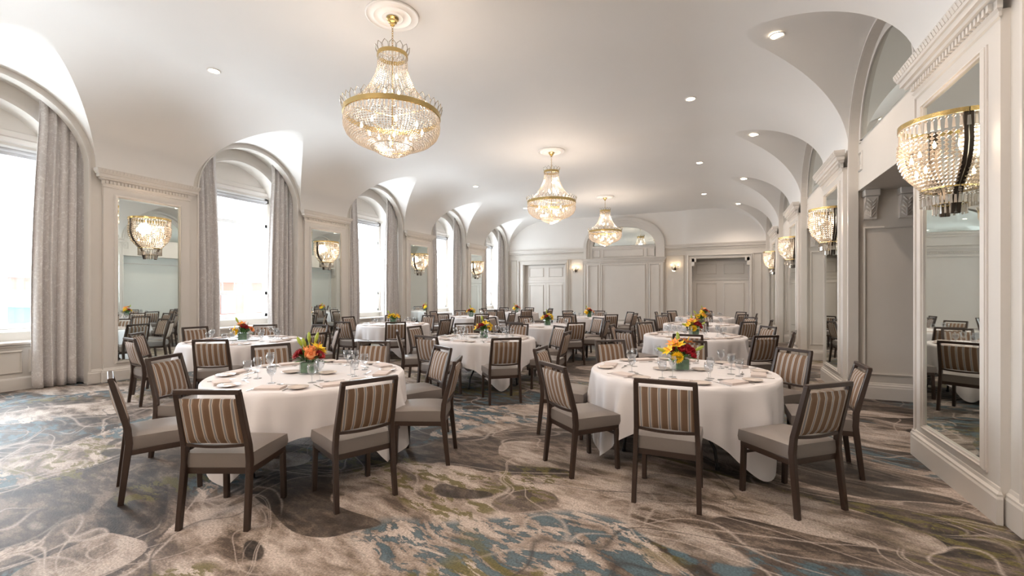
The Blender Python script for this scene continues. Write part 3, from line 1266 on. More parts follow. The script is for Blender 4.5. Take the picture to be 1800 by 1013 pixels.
# ------------------------------------------------------------------ chandeliers
def chandelier():
    e = empty('chandelier', (0, 0, TOP), label='', cat='chandelier', group='crystal chandeliers along the ceiling')
    bm = bmesh.new()
    lathe(bm, [(0, -.002), (.34, -.002), (.34, -.012), (.325, -.02), (.31, -.012), (.25, -.016), (.235, -.03), (.215, -.016), (.15, -.02), (.13, -.035), (.11, -.03), (0, -.035)], 48)
    obj('ceiling_rose', bm, CEIL, e, smooth='auto')
    bm = bmesh.new()
    lathe(bm, [(0, -.03), (.075, -.03), (.08, -.05), (.06, -.065), (.055, -.09), (.03, -.10), (.028, -.13), (.012, -.135), (0, -.14)], 20)
    obj('canopy', bm, BRASS, e, smooth='auto')
    bm = bmesh.new()
    z = -.135
    k = 0
    while z > -.49:
        a = (k % 2) * pi / 2
        tube(bm, [(.012 * math.cos(t_) * math.cos(a), .012 * math.cos(t_) * math.sin(a), z - .02 + .021 * math.sin(t_)) for t_ in [2 * pi * i / 8 for i in range(8)]], .0035, 4, True)
        z -= .031
        k += 1
    obj('chain', bm, BRASS, e)
    RC, RR = .185, .60
    ZC, ZR = -.50, -1.27
    bm = bmesh.new()
    lathe(bm, [(RC, ZC), (RC + .01, ZC), (RC + .01, ZC - .05), (RC, ZC - .05), (RC, ZC)], 32)
    obj('crown_band', bm, BRASS, e, smooth='auto')
    bm = bmesh.new()
    lathe(bm, [(RR, ZR), (RR + .014, ZR + .004), (RR + .014, ZR - .055), (RR, ZR - .06), (RR, ZR)], 56)
    obj('main_ring', bm, BRASS, e, smooth='auto')
    bm = bmesh.new()
    for RAD, Z, n_, h in ((RC + .005, ZC, 14, .085), (RR + .007, ZR, 40, .10)):
        for i in range(n_):
            a0 = 2 * pi * (i - .42) / n_
            a1 = 2 * pi * (i + .42) / n_
            am = (a0 + a1) / 2
            R2 = RAD + .03
            pts = [(RAD * math.cos(a0), RAD * math.sin(a0), Z), ((RAD + .02) * math.cos(a0), (RAD + .02) * math.sin(a0), Z + h * .55), (R2 * math.cos(am), R2 * math.sin(am), Z + h),
                   ((RAD + .02) * math.cos(a1), (RAD + .02) * math.sin(a1), Z + h * .55), (RAD * math.cos(a1), RAD * math.sin(a1), Z)]
            tube(bm, pts, .0045, 5)
    tag(obj('crest', bm, plain('crest silver', (.42, .38, .32), .25, 1), e), kind='stuff')
    # neck and cone strands
    bm = bmesh.new()
    cone = [(RC, ZC - .13), (RC + .005, ZC - .2), (.22, -.80), (.29, -.95), (.40, -1.10), (.56, -1.235)]
    pts = resample(cone, .026)
    for i in range(44):
        a = 2 * pi * i / 44
        for r_, z_ in pts:
            bead(bm, (r_ * math.cos(a), r_ * math.sin(a), z_), .0085, .010)
    tag(obj('cone_strands', bm, CRYSTAL, e), kind='stuff')
    bm = bmesh.new()
    bowl = [(RR, ZR - .15), (RR - .005, ZR - .21), (RR - .04, ZR - .29), (RR - .12, ZR - .36), (RR - .22, ZR - .405), (.27, ZR - .44)]
    pts = resample(bowl, .028)
    for i in range(104):
        a = 2 * pi * i / 104
        for r_, z_ in pts:
            bead(bm, (r_ * math.cos(a), r_ * math.sin(a), z_), .0135 * (.5 + .5 * r_ / RR), .0118)
    low = [(.26, ZR - .435), (.24, ZR - .47), (.17, ZR - .51), (.09, ZR - .545), (.02, ZR - .565)]
    for r_, z_ in resample(low, .02):
        k = max(6, int(2 * pi * r_ / .021))
        for i in range(k):
            a = 2 * pi * i / k
            bead(bm, (r_ * math.cos(a), r_ * math.sin(a), z_), .009, .009)
    tag(obj('bowl_strands', bm, CRYSTAL, e), kind='stuff')
    bm = bmesh.new()
    for i in range(72):
        a = 2 * pi * i / 72
        prism(bm, (RR * math.cos(a), RR * math.sin(a), ZR - .062), .026, .085, a)
    for i in range(28):
        a = 2 * pi * i / 28
        prism(bm, (RC * math.cos(a), RC * math.sin(a), ZC - .052), .02, .08, a)
    tag(obj('crystal_drops', bm, CRYSTAL, e), kind='stuff')
    bm = bmesh.new()
    lathe(bm, [(.255, ZR - .43), (.268, ZR - .43), (.268, ZR - .44), (.255, ZR - .44), (.255, ZR - .43)], 32)
    tube(bm, [(0, 0, -.49), (0, 0, ZR - .43)], .008, 6)
    for i in range(8):
        a = 2 * pi * i / 8
        tube(bm, [(0, 0, ZR - .2), (.2 * math.cos(a), .2 * math.sin(a), ZR - .26), (.38 * math.cos(a), .38 * math.sin(a), ZR - .25)], .005, 5)
    for RAD, Z in ((RC, ZC - .02), (RR, ZR - .03)):
        for i in range(3):
            a = 2 * pi * i / 3
            tube(bm, [(0, 0, Z), (RAD * math.cos(a), RAD * math.sin(a), Z)], .004, 4)
    obj('stem_and_arms', bm, BRASS, e)
    spots_ = [(.38, 2 * pi * i / 8, ZR - .20) for i in range(8)] + [(.17, 2 * pi * (i + .5) / 4, ZR - .33) for i in range(4)] + [(.10, 2 * pi * i / 3, -1.02) for i in range(3)] + [(.05, 1, -.78)]
    for r_, a, z in spots_:
        bm = bmesh.new()
        lathe(bm, [(0, .05), (.008, .03), (.016, .005), (.013, -.015), (.006, -.025), (.0, -.025)], 8, (r_ * math.cos(a), r_ * math.sin(a), z))
        obj('bulb', bm, BULB, e, smooth=True)
    return e


CH = chandelier()
for k, (y, lab) in enumerate(((4.72, 'tiered crystal chandelier with brass ring, the frontmost over the middle row'), (10.88, 'tiered crystal chandelier, second from the front along the ceiling'), (16.87, 'tiered crystal chandelier hanging before the far wall'), (-1.4, 'tiered crystal chandelier added unseen behind the camera to light the foreground'))):  # the last one is added out of view, to light the foreground
    o = CH if k == 0 else copy_tree(CH)
    o.location = (-3.83, y, TOP)
    o.rotation_euler.z = .2 * k
    o['label'] = lab
    for dz, en in ((-1.42, 15 if y > 0 else 170), (-.95, 8)):
        l = bpy.data.lights.new('glow', 'POINT')
        l.energy = en
        l.color = (1, .83, .70)
        l.shadow_soft_size = .3 if en > 20 else .1
        lo = bpy.data.objects.new('glow', l)
        lo.location = (0, 0, dz)
        lo.parent = o
        col.objects.link(lo)

# ------------------------------------------------------------------ recessed downlights
DL = [(-7.4, 4.7, TOP, 'over the window row'), (-7.4, 9.1, TOP, 'over the window row'), (-7.4, 13.4, TOP, 'over the window row'), (-7.4, 17.7, TOP, 'over the window row'),
      (-.46, 9.0, TOP, 'over the archway row'), (-.46, 13.5, TOP, 'over the archway row'), (-.46, 17.8, TOP, 'over the archway row'), (-.46, 4.8, TOP, 'over the archway row'),
      (-7.4, .5, TOP, ''), (-.46, .5, TOP, ''), (-3.9, 0.3, TOP, ''), (-5.6, -1.5, TOP, ''), (-2.0, -1.5, TOP, '')]  # this row: unseen downlights added to brighten the foreground
DL.append((.72, RB[1] + .12, SPR + 1.25 + .085 * 1.04 - .008, 'unseen beside the camera, kept to light the foreground'))  # out of frame, kept for the light it throws on the foreground
for c in RB[2:]:
    DL.append((.72, c + .12, SPR + 1.25 + .085 * 1.04 - .008, 'in the ceiling lunette of the archway wall'))
bm = bmesh.new()
lathe(bm, [(.075, -.002), (.10, -.002), (.10, -.010), (.09, -.014), (.075, -.008)], 24)
ringm = mesh_of(bm, CEIL, 'auto')
bm = bmesh.new()
lathe(bm, [(0, -.006), (.075, -.006), (.075, -.003), (0, -.003)], 24)
lampm = mesh_of(bm, LAMP)
row = {}
for x, y, z, txt in DL:
    k = row.get(txt, 0)
    row[txt] = k + 1
    e = empty('downlight', (x, y, z), cat='ceiling light', group='recessed downlights')
    e['label'] = 'round recessed downlight %s, %s from the front' % (txt.strip() or 'added above the camera end to light the foreground', ['first', 'second', 'third', 'fourth', 'fifth', 'sixth', 'seventh'][k])
    obj('trim_ring', ringm, None, e)
    obj('lamp', lampm, None, e)
    l = bpy.data.lights.new('beam', 'SPOT')
    l.energy = 88 if x > 0 else 72
    l.color = (1, .83, .70)
    l.spot_size = 2.3
    l.spot_blend = .7
    l.shadow_soft_size = .07
    lo = bpy.data.objects.new('beam', l)
    lo.location = (0, 0, -.02)
    lo.parent = e
    col.objects.link(lo)


# ------------------------------------------------------------------ chair
def chair():
    e = empty('banquet_chair', (0, 0, 0), cat='chair')
    # +Y faces the table.  back legs at y=-.24, front legs at y=.22
    for s in (-1, 1):
        bm = bmesh.new()
        pth = [(s * .222, -.262, 0), (s * .214, -.215, .43), (s * .209, -.222, .54), (s * .198, -.315, .905)]
        rings = []
        for i, p_ in enumerate(pth):
            w = .034
            d = (.036, .046, .044, .034)[i]
            rings.append([bm.verts.new((p_[0] + a * w / 2, p_[1] + b_ * d / 2, p_[2])) for a, b_ in ((-1, -1), (1, -1), (1, 1), (-1, 1))])
        for A, B in zip(rings, rings[1:]):
            for k in range(4):
                bm.faces.new((A[k], A[(k + 1) % 4], B[(k + 1) % 4], B[k]))
        bm.faces.new(rings[0])
        bm.faces.new(rings[-1])
        bmesh.ops.bevel(bm, geom=[e_ for e_ in bm.edges if abs((e_.verts[0].co - e_.verts[1].co).z) > .05], offset=.004, segments=1, affect='EDGES')
        obj('leg', bm, WOOD, e)
        bm = bmesh.new()
        bar(bm, (s * .215, .215, 0), (s * .212, .203, .36), .036, .036, (0, 1, 0), .004)
        obj('leg', bm, WOOD, e)
    bm = bmesh.new()
    bar(bm, (-.2, .205, .305), (.2, .205, .305), .016, .022, (0, 0, 1), .003)
    obj('stretcher', bm, WOOD, e)
    bm = bmesh.new()
    box(bm, -.226, .226, -.215, .225, .345, .388, .005)
    obj('seat_frame', bm, WOOD, e)
    # upholstered seat: domed, slightly waterfall front
    bm = bmesh.new()
    nx, ny = 8, 8
    g = []
    for i in range(nx + 1):
        for j in range(ny + 1):
            u, v = i / nx * 2 - 1, j / ny * 2 - 1
            w = .222 + .008 * (v + 1) / 2
            x = u * w
            y = .012 + v * .226
            ed = max(abs(u), abs(v))
            z = .497 + .012 * (1 - u * u) * (1 - v * v) - .016 * max(0, ed - .8) / .2 - .008 * max(0, v)
            g.append(bm.verts.new((x, y, z)))
    for i in range(nx):
        for j in range(ny):
            bm.faces.new((g[i * (ny + 1) + j], g[(i + 1) * (ny + 1) + j], g[(i + 1) * (ny + 1) + j + 1], g[i * (ny + 1) + j + 1]))
    bnd = [e_ for e_ in bm.edges if e_.is_boundary]
    r_ = bmesh.ops.extrude_edge_only(bm, edges=bnd)
    nv = [v for v in r_['geom'] if isinstance(v, bmesh.types.BMVert)]
    for v in nv:
        v.co.z = .42
        v.co.x *= 1.02
        v.co.y = .012 + (v.co.y - .012) * 1.02
    r_ = bmesh.ops.extrude_edge_only(bm, edges=[x for x in r_['geom'] if isinstance(x, bmesh.types.BMEdge)])
    nv = [v for v in r_['geom'] if isinstance(v, bmesh.types.BMVert)]
    for v in nv:
        v.co.z = .388
        v.co.x *= .98
        v.co.y = .012 + (v.co.y - .012) * .98
    bm.faces.new(sorted(nv, key=lambda v: math.atan2(v.co.y - .012, v.co.x)))
    obj('seat', bm, VINYL, e, smooth='auto')
    # top rail, lower rail
    bm = bmesh.new()
    bar(bm, (-.212, -.315, .905), (.212, -.315, .905), .034, .032, (0, 0, 1), .004)
    obj('top_rail', bm, WOOD, e)
    bm = bmesh.new()
    pts = [(x, -.228 - .010 * (1 - (x / .2) ** 2), .545 - .010 * (1 - (x / .2) ** 2)) for x in (-.2, -.13, -.06, 0, .06, .13, .2)]
    for p0, p1 in zip(pts, pts[1:]):
        bar(bm, p0, p1, .022, .020)
    obj('lower_rail', bm, WOOD, e)
    # striped pad
    bm = bmesh.new()
    nx, nz = 8, 8
    for sd in (0, 1):
        g = []
        for i in range(nx + 1):
            for j in range(nz + 1):
                u, v = i / nx * 2 - 1, j / nz
                hw = .196 - .010 * v
                z = .555 + v * .305
                yc = -.226 - (z - .54) * .255
                bul = .022 + .014 * (1 - u * u) * math.sin(pi * v)
                ed = 1.0 if (abs(u) < .99 and 0 < j < nz) else .35
                y = yc + (1 if sd else -1) * bul * ed
                g.append(bm.verts.new((u * hw, y, z)))
        for i in range(nx):
            for j in range(nz):
                bm.faces.new((g[i * (nz + 1) + j], g[(i + 1) * (nz + 1) + j], g[(i + 1) * (nz + 1) + j + 1], g[i * (nz + 1) + j + 1]))
    bnd = [e_ for e_ in bm.edges if e_.is_boundary]
    bmesh.ops.bridge_loops(bm, edges=bnd)
    obj('backrest', bm, STRIPE, e, smooth='auto')
    bm = bmesh.new()
    for s in (-1, 1):
        box(bm, s * .216 - .016, s * .216 + .016, -.262 - .017, -.262 + .017, 0, .006)
    return e


CHAIR = chair()

# ------------------------------------------------------------------ tables
TABLES = [  # x, y, phrase, cloth rotation, chair angles (deg), chair distance tweaks
    ('A', -3.57, 3.18, 'frontmost table of the middle row', math.radians(-40), [(-65, 1.41), (-26, 1.32), (20, 1.33), (62, 1.36), (107, 1.38), (155, 1.40), (200, 1.40), (246, 1.36)]),
    ('B', -.34, 4.85, 'frontmost table of the archway row', 0, [(-90, 1.42), (-48, 1.46), (-2, 1.40), (42, 1.42), (90, 1.42), (130, 1.42), (180, 1.42), (229, 1.40)]),
    ('C', -7.05, 4.96, 'frontmost table of the window row', .2, [(-50, 1.36), (8, 1.30), (52, 1.38), (90, 1.5), (132, 1.5), (172, 1.6), (218, 1.42), (259, 1.40)]),
    ('D', -3.68, 6.96, 'second table of the middle row', 0, [(-52, 1.60), (0, 1.42), (50, 1.46), (90, 1.42), (133, 1.5), (178, 1.42), (220, 1.38), (264, 1.42)]),
    ('J', -.40, 8.95, 'second table of the archway row', 0, [(-90, 1.60), (-54, 1.68), (-14, 1.50), (30, 1.38), (90, 1.42), (135, 1.35), (180, 1.42), (230, 1.55)]),
    ('E', -7.40, 9.16, 'second table of the window row', .1, [(-50, 1.62), (-2, 1.5), (42, 1.42), (90, 1.42), (130, 1.42), (180, 1.42), (228, 1.5), (270, 1.62)]),
    ('F', -3.73, 10.3, 'third table of the middle row', 0, [(-45, 1.25), (4, 1.30), (50, 1.42), (92, 1.42), (133, 1.42), (176, 1.5), (222, 1.42), (262, 1.42)]),
    ('K', -.40, 12.3, 'third table of the archway row', 0, [(-90, 1.5), (-50, 1.5), (-10, 1.48), (38, 1.42), (88, 1.42), (135, 1.4), (180, 1.42), (225, 1.45)]),
    ('G', -7.40, 13.1, 'third table of the window row', 0, [(-48, 1.42), (-3, 1.45), (45, 1.42), (90, 1.42), (135, 1.42), (180, 1.42), (222, 1.42), (266, 1.45)]),
    ('I', -3.78, 14.4, 'rearmost table of the middle row', 0, [(-50, 1.4), (-6, 1.42), (40, 1.42), (92, 1.42), (135, 1.42), (180, 1.42), (226, 1.42), (262, 1.42)]),
    ('L', -.40, 15.9, 'rearmost table of the archway row', 0, [(-90, 1.45), (-45, 1.42), (-8, 1.42), (42, 1.42), (90, 1.42), (136, 1.42), (180, 1.42), (224, 1.42)]),
    ('H', -7.40, 16.8, 'rearmost table of the window row', 0, [(-52, 1.42), (-5, 1.42), (42, 1.42), (92, 1.42), (135, 1.42), (180, 1.42), (225, 1.42), (268, 1.42)]),
]
SIDES = ['archway side', 'far corner toward the archways', 'far side', 'far corner toward the windows', 'window side', 'camera corner toward the windows', 'camera side', 'camera corner toward the archways']
TR, TZ = .88, .762


def cloth_mesh(seed, amp=1.0):
    rnd = random.Random(seed)
    bm = bmesh.new()
    n, rows = 216, 18
    ph = [rnd.uniform(0, 6.28) for _ in range(6)]
    rings = []
    for r_ in (.25, .5, .7, .82, .865):
        rings.append([bm.verts.new((r_ * math.cos(2 * pi * i / n), r_ * math.sin(2 * pi * i / n), TZ + .0006 * math.sin(i * .5))) for i in range(n)])
    S = 1.235
    for j in range(rows + 1):
        v = j / rows
        ring = []
        for i in range(n):
            a = 2 * pi * i / n
            c_, s_ = abs(math.cos(a)), abs(math.sin(a))
            R = S / (c_ ** 9 + s_ ** 9) ** (1 / 9)
            L = R - .88
            drop = v * L
            q = (1 - abs(math.sin(2 * a)))            # 0 at corners
            cor = abs(math.sin(2 * a)) ** 3
            wv = .95 * max(0, math.sin(14 * a + ph[0] + .8 * math.sin(3 * a + ph[4]))) ** 1.6 * (.6 + .4 * math.sin(5 * a + ph[5])) + .35 * math.sin(8 * a + ph[2]) + .22 * math.sin(27 * a + ph[3]) - .3
            fold = min(1, drop / .28) ** 1.1 * (.036 + .052 * cor) * wv * amp
            flare = .004 + .05 * min(1, drop / .6) * (.35 + cor)
            rr = .882 + fold + flare * min(1, drop / .1)
            if drop < .03:
                k = drop / .03
                rr = .866 + .016 * math.sin(k * pi / 2) + (fold + flare) * k * .3
                z = TZ - .02 * (1 - math.cos(k * pi / 2)) - .01 * k
            else:
                z = TZ - drop
            if z < .014:
                rr += (.014 - z) * .9
                z = .014 + .004 * math.sin(a * 30)
            ring.append(bm.verts.new((rr * math.cos(a), rr * math.sin(a), z)))
        rings.append(ring)
    cv = bm.verts.new((0, 0, TZ))
    for i in range(n):
        bm.faces.new((cv, rings[0][i], rings[0][(i + 1) % n]))
    for A, B in zip(rings, rings[1:]):
        for i in range(n):
            bm.faces.new((A[i], B[i], B[(i + 1) % n], A[(i + 1) % n]))
    return mesh_of(bm, CLOTH, True)


CM = [cloth_mesh(s) for s in (1, 2, 3, 4)]


def table_proto():
    e = empty('round_table', (0, 0, 0), cat='table')
    bm = bmesh.new()
    lathe(bm, [(0, .752), (.862, .752), (.868, .745), (.862, .728), (0, .728)], 64)
    obj('tabletop', bm, MAHOG, e, smooth='auto')
    for s in (-1, 1):
        for q in (-1, 1):
            bm = bmesh.new()
            tube(bm, [(s * .28, q * .05, .725), (s * .36, q * .12, .60), (s * .42, q * .22, .42), (s * .45, q * .33, .30), (s * .46, q * .40, .17), (s * .46, q * .42, .012)], .014, 8)
            lathe(bm, [(0, 0), (.02, 0), (.02, .03), (0, .03)], 10, (s * .46, q * .42, 0))
            obj('leg', bm, BLACK, e, smooth='auto')
        bm = bmesh.new()
        tube(bm, [(s * .385, -.17, .52), (s * .385, .17, .52)], .012, 8)
        tube(bm, [(s * .385, 0, .52), (s * .05, 0, .72)], .009, 6)
        obj('brace', bm, BLACK, e, smooth='auto')
    return e


TBL = table_proto()


# ------------------------------------------------------------------ flowers
def petal(bm, c, d, up, L, w, cup=.25, mi=0):
    d = d.normalized()
    s = d.cross(up)
    if s.length < 1e-3:
        s = d.cross(Vector((1, 0, 0)))
    s.normalize()
    n = s.cross(d)
    p = [c, c + d * L * .5 + s * w / 2 + n * L * cup * .3, c + d * L + n * L * cup, c + d * L * .5 - s * w / 2 + n * L * cup * .3]
    md = c + d * L * .55 - n * L * .04
    v = [bm.verts.new(x) for x in p] + [bm.verts.new(md)]
    for a, b_ in ((0, 1), (1, 2), (2, 3), (3, 0)):
        f = bm.faces.new((v[a], v[b_], v[4]))
        f.material_index = mi


def daisy(R, layers, npet, mats, ctr=.3):
    bm = bmesh.new()
    for l in range(layers):
        el = .15 + l * .42
        for i in range(npet - l * 2):
            a = 2 * pi * (i + .5 * l) / (npet - l * 2)
            d = Vector((math.cos(a) * math.cos(el), math.sin(a) * math.cos(el), math.sin(el)))
            petal(bm, Vector((0, 0, 0)), d, Vector((0, 0, 1)), R * (1 - .16 * l), R * .32, .12)
    lathe(bm, [(R * ctr, R * .1), (R * ctr * .8, R * .28), (0, R * .36)], 10, mi=1)
    return mesh_of(bm, mats)


def rose(R, mats):
    bm = bmesh.new()
    lathe(bm, [(0, -R * .6), (R * .5, -R * .5), (R * .85, 0), (R * .8, R * .45), (R * .5, R * .6), (0, R * .5)], 12)
    for l in range(4):
        k = 7 - l
        for i in range(k):
            a = 2 * pi * (i + .5 * l) / k
            rr = R * (1.0 - .22 * l)
            c = Vector((math.cos(a) * rr * .75, math.sin(a) * rr * .75, -R * .35 + l * R * .1))
            d = Vector((math.cos(a) * (.45 - .25 * l), math.sin(a) * (.45 - .25 * l), 1))
            petal(bm, c, d, Vector((-math.sin(a), math.cos(a), 0)).cross(d), R * 1.15, R * 1.1, .05)
    return mesh_of(bm, mats, True)


def lily_bud(mats):
    bm = bmesh.new()
    lathe(bm, [(0, 0), (.008, .01), (.014, .04), (.010, .07), (0, .085)], 7)
    tube(bm, [(0, 0, 0), (-.01, 0, -.08)], .003, 4)
    return mesh_of(bm, mats, True)


def lily(mats):
    bm = bmesh.new()
    for i in range(6):
        a = 2 * pi * i / 6
        petal(bm, Vector((0, 0, 0)), Vector((math.cos(a), math.sin(a), .75)), Vector((0, 0, 1)), .065, .034, -.25)
    lathe(bm, [(.004, 0), (.003, .05), (0, .055)], 5, mi=1)
    return mesh_of(bm, mats)


def leaf_mesh(L, w):
    bm = bmesh.new()
    petal(bm, Vector((0, 0, 0)), Vector((1, 0, .1)), Vector((0, 0, 1)), L, w, -.2)
    return mesh_of(bm, GREENL)


FM = dict(chrysanthemum=daisy(.052, 4, 22, [YELLOW, YELLOW], .35), gerbera=daisy(.052, 2, 18, [RED, CENTRE]), sunflower=daisy(.05, 2, 16, [YELLOW, CENTRE]), orange_gerbera=daisy(.05, 2, 16, [ORANGE, CENTRE]),
          rose=rose(.036, [PEACH]), red_carnation=rose(.026, [RED]), lily_bud=lily_bud([BUD]), lily=lily([ORANGE, YELLOW]), yellow_lily=lily([YELLOW, ORANGE]), leaf=leaf_mesh(.12, .05))
VAS = bmesh.new()
box(VAS, -.056, .056, -.056, .056, 0, .10, .004)
VASM = mesh_of(VAS, GLASS)
LIN = bmesh.new()
box(LIN, -.050, .050, -.050, .050, .008, .094, .006)
LINM = mesh_of(LIN, VASEG)

# direction (azimuth deg, elevation deg, radius, kind)
ARR = {
    'A': [('rose', 300, 38, .085), ('rose', 290, 70, .10), ('gerbera', 345, 30, .10), ('gerbera', 215, 32, .10), ('gerbera', 170, 35, .10), ('sunflower', 20, 45, .115), ('yellow_lily', 60, 50, .11), ('yellow_lily', 0, 62, .12), ('rose', 100, 45, .09),
          ('lily_bud', 250, 70, .12), ('lily_bud', 200, 66, .13), ('lily_bud', 60, 72, .15), ('lily_bud', 120, 75, .15), ('lily_bud', 10, 75, .15), ('red_carnation', 140, 40, .09)],
    'B': [('chrysanthemum', 235, 12, .085), ('red_carnation', 325, 18, .10), ('red_carnation', 300, 45, .09), ('red_carnation', 350, 40, .11), ('red_carnation', 260, 55, .10), ('red_carnation', 330, 62, .11), ('red_carnation', 20, 30, .11),
          ('lily', 200, 62, .14), ('lily', 10, 68, .14), ('yellow_lily', 195, 35, .12), ('yellow_lily', 230, 65, .12), ('lily_bud', 180, 25, .12), ('lily_bud', 5, 28, .13), ('chrysanthemum', 90, 30, .09), ('red_carnation', 130, 45, .1), ('lily_bud', 90, 70, .14), ('red_carnation', 170, 45, .1)],
    'C': [('orange_gerbera', 350, 30, .11), ('red_carnation', 320, 55, .10), ('gerbera', 290, 60, .11), ('yellow_lily', 210, 28, .11), ('chrysanthemum', 230, 15, .09), ('lily', 250, 75, .13), ('lily_bud', 200, 68, .15), ('orange_gerbera', 90, 45, .1), ('lily', 130, 60, .12)],
    'D': [('sunflower', 320, 28, .10), ('sunflower', 0, 45, .12), ('gerbera', 220, 40, .11), ('red_carnation', 250, 60, .11), ('yellow_lily', 290, 65, .12), ('yellow_lily', 200, 30, .11), ('lily_bud', 240, 75, .15), ('orange_gerbera', 100, 45, .1), ('red_carnation', 150, 45, .11)],
    'E': [('sunflower', 310, 40, .10), ('sunflower', 230, 35, .10), ('yellow_lily', 350, 35, .11), ('sunflower', 270, 72, .10), ('lily', 20, 50, .11), ('lily_bud', 180, 55, .14), ('sunflower', 120, 45, .1), ('yellow_lily', 170, 40, .11)],
}
ARRTXT = {'A': 'orange roses, red gerberas and green lily buds in a square vase', 'B': 'yellow chrysanthemum and red flowers in a square vase', 'C': 'orange and red gerberas with yellow lilies in a square vase',
          'D': 'sunflowers and a red gerbera in a square vase', 'E': 'sunflowers and yellow lilies in a square vase'}
FROOT = {}


def arrangement(key):
    e = empty('flower_arrangement', (0, 0, 0), cat='flowers', group='flower centrepieces on the tables')
    obj('vase', VASM, None, e)
    obj('leaf_lining', LINM, None, e)
    rnd = random.Random(sum(map(ord, key)))
    for kind, az, el, r_ in ARR[key]:
        az, el = math.radians(az), math.radians(el)
        d = Vector((math.cos(az) * math.cos(el), math.sin(az) * math.cos(el), math.sin(el)))
        p = Vector((0, 0, .095)) + d * r_
        o = obj('rose' if kind == 'rose' else kind, FM[kind], None, e)
        o.location = p
        o.rotation_euler = d.to_track_quat('Z', 'Y').to_euler()
        o.scale = (1.08,) * 3
    for i in range(13):
        az = 2 * pi * i / 13 + rnd.uniform(-.2, .2)
        o = obj('leaf', FM['leaf'], None, e)
        o.location = (math.cos(az) * .03, math.sin(az) * .03, .095 + rnd.uniform(0, .02))
        o.rotation_euler = (0, rnd.uniform(-.7, .15), az)
    bm = bmesh.new()
    for i in range(14):
        a = 2 * pi * i / 14
        tube(bm, [(.02 * math.cos(a), .02 * math.sin(a), .09), (.06 * math.cos(a), .06 * math.sin(a), .09 + .05 * (1 + i % 3))], .003, 4)
    obj('stems', bm, GREENL, e)
    # dense fill of small leaves between the blooms
    bm = bmesh.new()
    for i in range(70):
        az, el = rnd.uniform(0, 6.28), rnd.uniform(.1, 1.4)
        d = Vector((math.cos(az) * math.cos(el), math.sin(az) * math.cos(el), math.sin(el)))
        petal(bm, Vector((0, 0, .10)) + d * rnd.uniform(.02, .06), d + Vector((rnd.uniform(-.5, .5), rnd.uniform(-.5, .5), 0)), Vector((0, 0, 1)), .045, .018, .1)
    tag(obj('filler_leaves', bm, GREENL, e), kind='stuff')
    return e


# ------------------------------------------------------------------ tableware meshes
bm = bmesh.new()
lathe(bm, [(0, .002), (.042, .002), (.05, .004), (.082, .016), (.084, .018), (.081, .019), (.05, .008), (0, .006)], 28)
PLATE = mesh_of(bm, CHINA, 'auto')
bm = bmesh.new()
lathe(bm, [(0, .0), (.034, .0), (.034, .002), (.006, .006), (.004, .012), (.004, .085), (.010, .092), (.028, .115), (.036, .145), (.032, .19), (.030, .19), (.034, .145), (.026, .117), (0, .096)], 24)
WINE = mesh_of(bm, GLASS, True)
bm = bmesh.new()
lathe(bm, [(0, .0), (.034, .0), (.034, .002), (.006, .006), (.0045, .012), (.0045, .055), (.012, .062), (.034, .09), (.038, .12), (.035, .158), (.033, .158), (.036, .12), (.032, .092), (0, .066)], 24)
GOBLET = mesh_of(bm, GLASS, True)
bm = bmesh.new()
for k, (w, h) in enumerate(((.108, .066), (.106, .065), (.105, .064), (.103, .063))):
    box(bm, -w, w, -h, h, .0005 + k * .0045, .0045 + k * .0045, .0015)
NAPM = mesh_of(bm, NAPK, 'auto')
bm = bmesh.new()
box(bm, -.004, .004, -.10, .0, .001, .004)
hexa(bm, [(-.003, 0, .001), (.003, 0, .001), (.011, .03, .001), (-.011, .03, .001), (-.003, 0, .004), (.003, 0, .004), (.011, .03, .005), (-.011, .03, .005)])
for x in (-.0095, -.0032, .0032, .0095):
    box(bm, x - .0013, x + .0013, .03, .078, .002, .0045)
FORK = mesh_of(bm, STEEL, 'auto')
bm = bmesh.new()
box(bm, -.005, .005, -.11, -.01, .001, .006, .001)
hexa(bm, [(-.005, -.01, .002), (.005, -.01, .002), (.009, .06, .002), (-.005, .11, .002), (-.005, -.01, .004), (.005, -.01, .004), (.009, .06, .003), (-.005, .11, .003)])
KNIFE = mesh_of(bm, STEEL)
bm = bmesh.new()
box(bm, -.004, .004, -.10, .035, .001, .004)
lathe(bm, [(0, .002), (.010, .003), (.018, .006), (.018, .007), (.010, .005), (0, .004)], 14)
for v in bm.verts:
    if abs(v.co.z) >= 0 and math.hypot(v.co.x, v.co.y) <= .0185 and v.co.y > -.03 and v.index == -1:
        pass
SPOON_V = [v for v in bm.verts]
me_s = mesh_of(bm, STEEL, 'auto')
for i, v in enumerate(me_s.vertices):
    if i >= 8:
        v.co.y = v.co.y * 1.5 + .055
SPOON = me_s


def put(name, me, x, y, z, rz, label, cat, group):
    o = bpy.data.objects.new(name, me)
    col.objects.link(o)
    o.location = (x, y, z)
    o.rotation_euler = (0, 0, rz)
    return tag(o, label, cat, group)


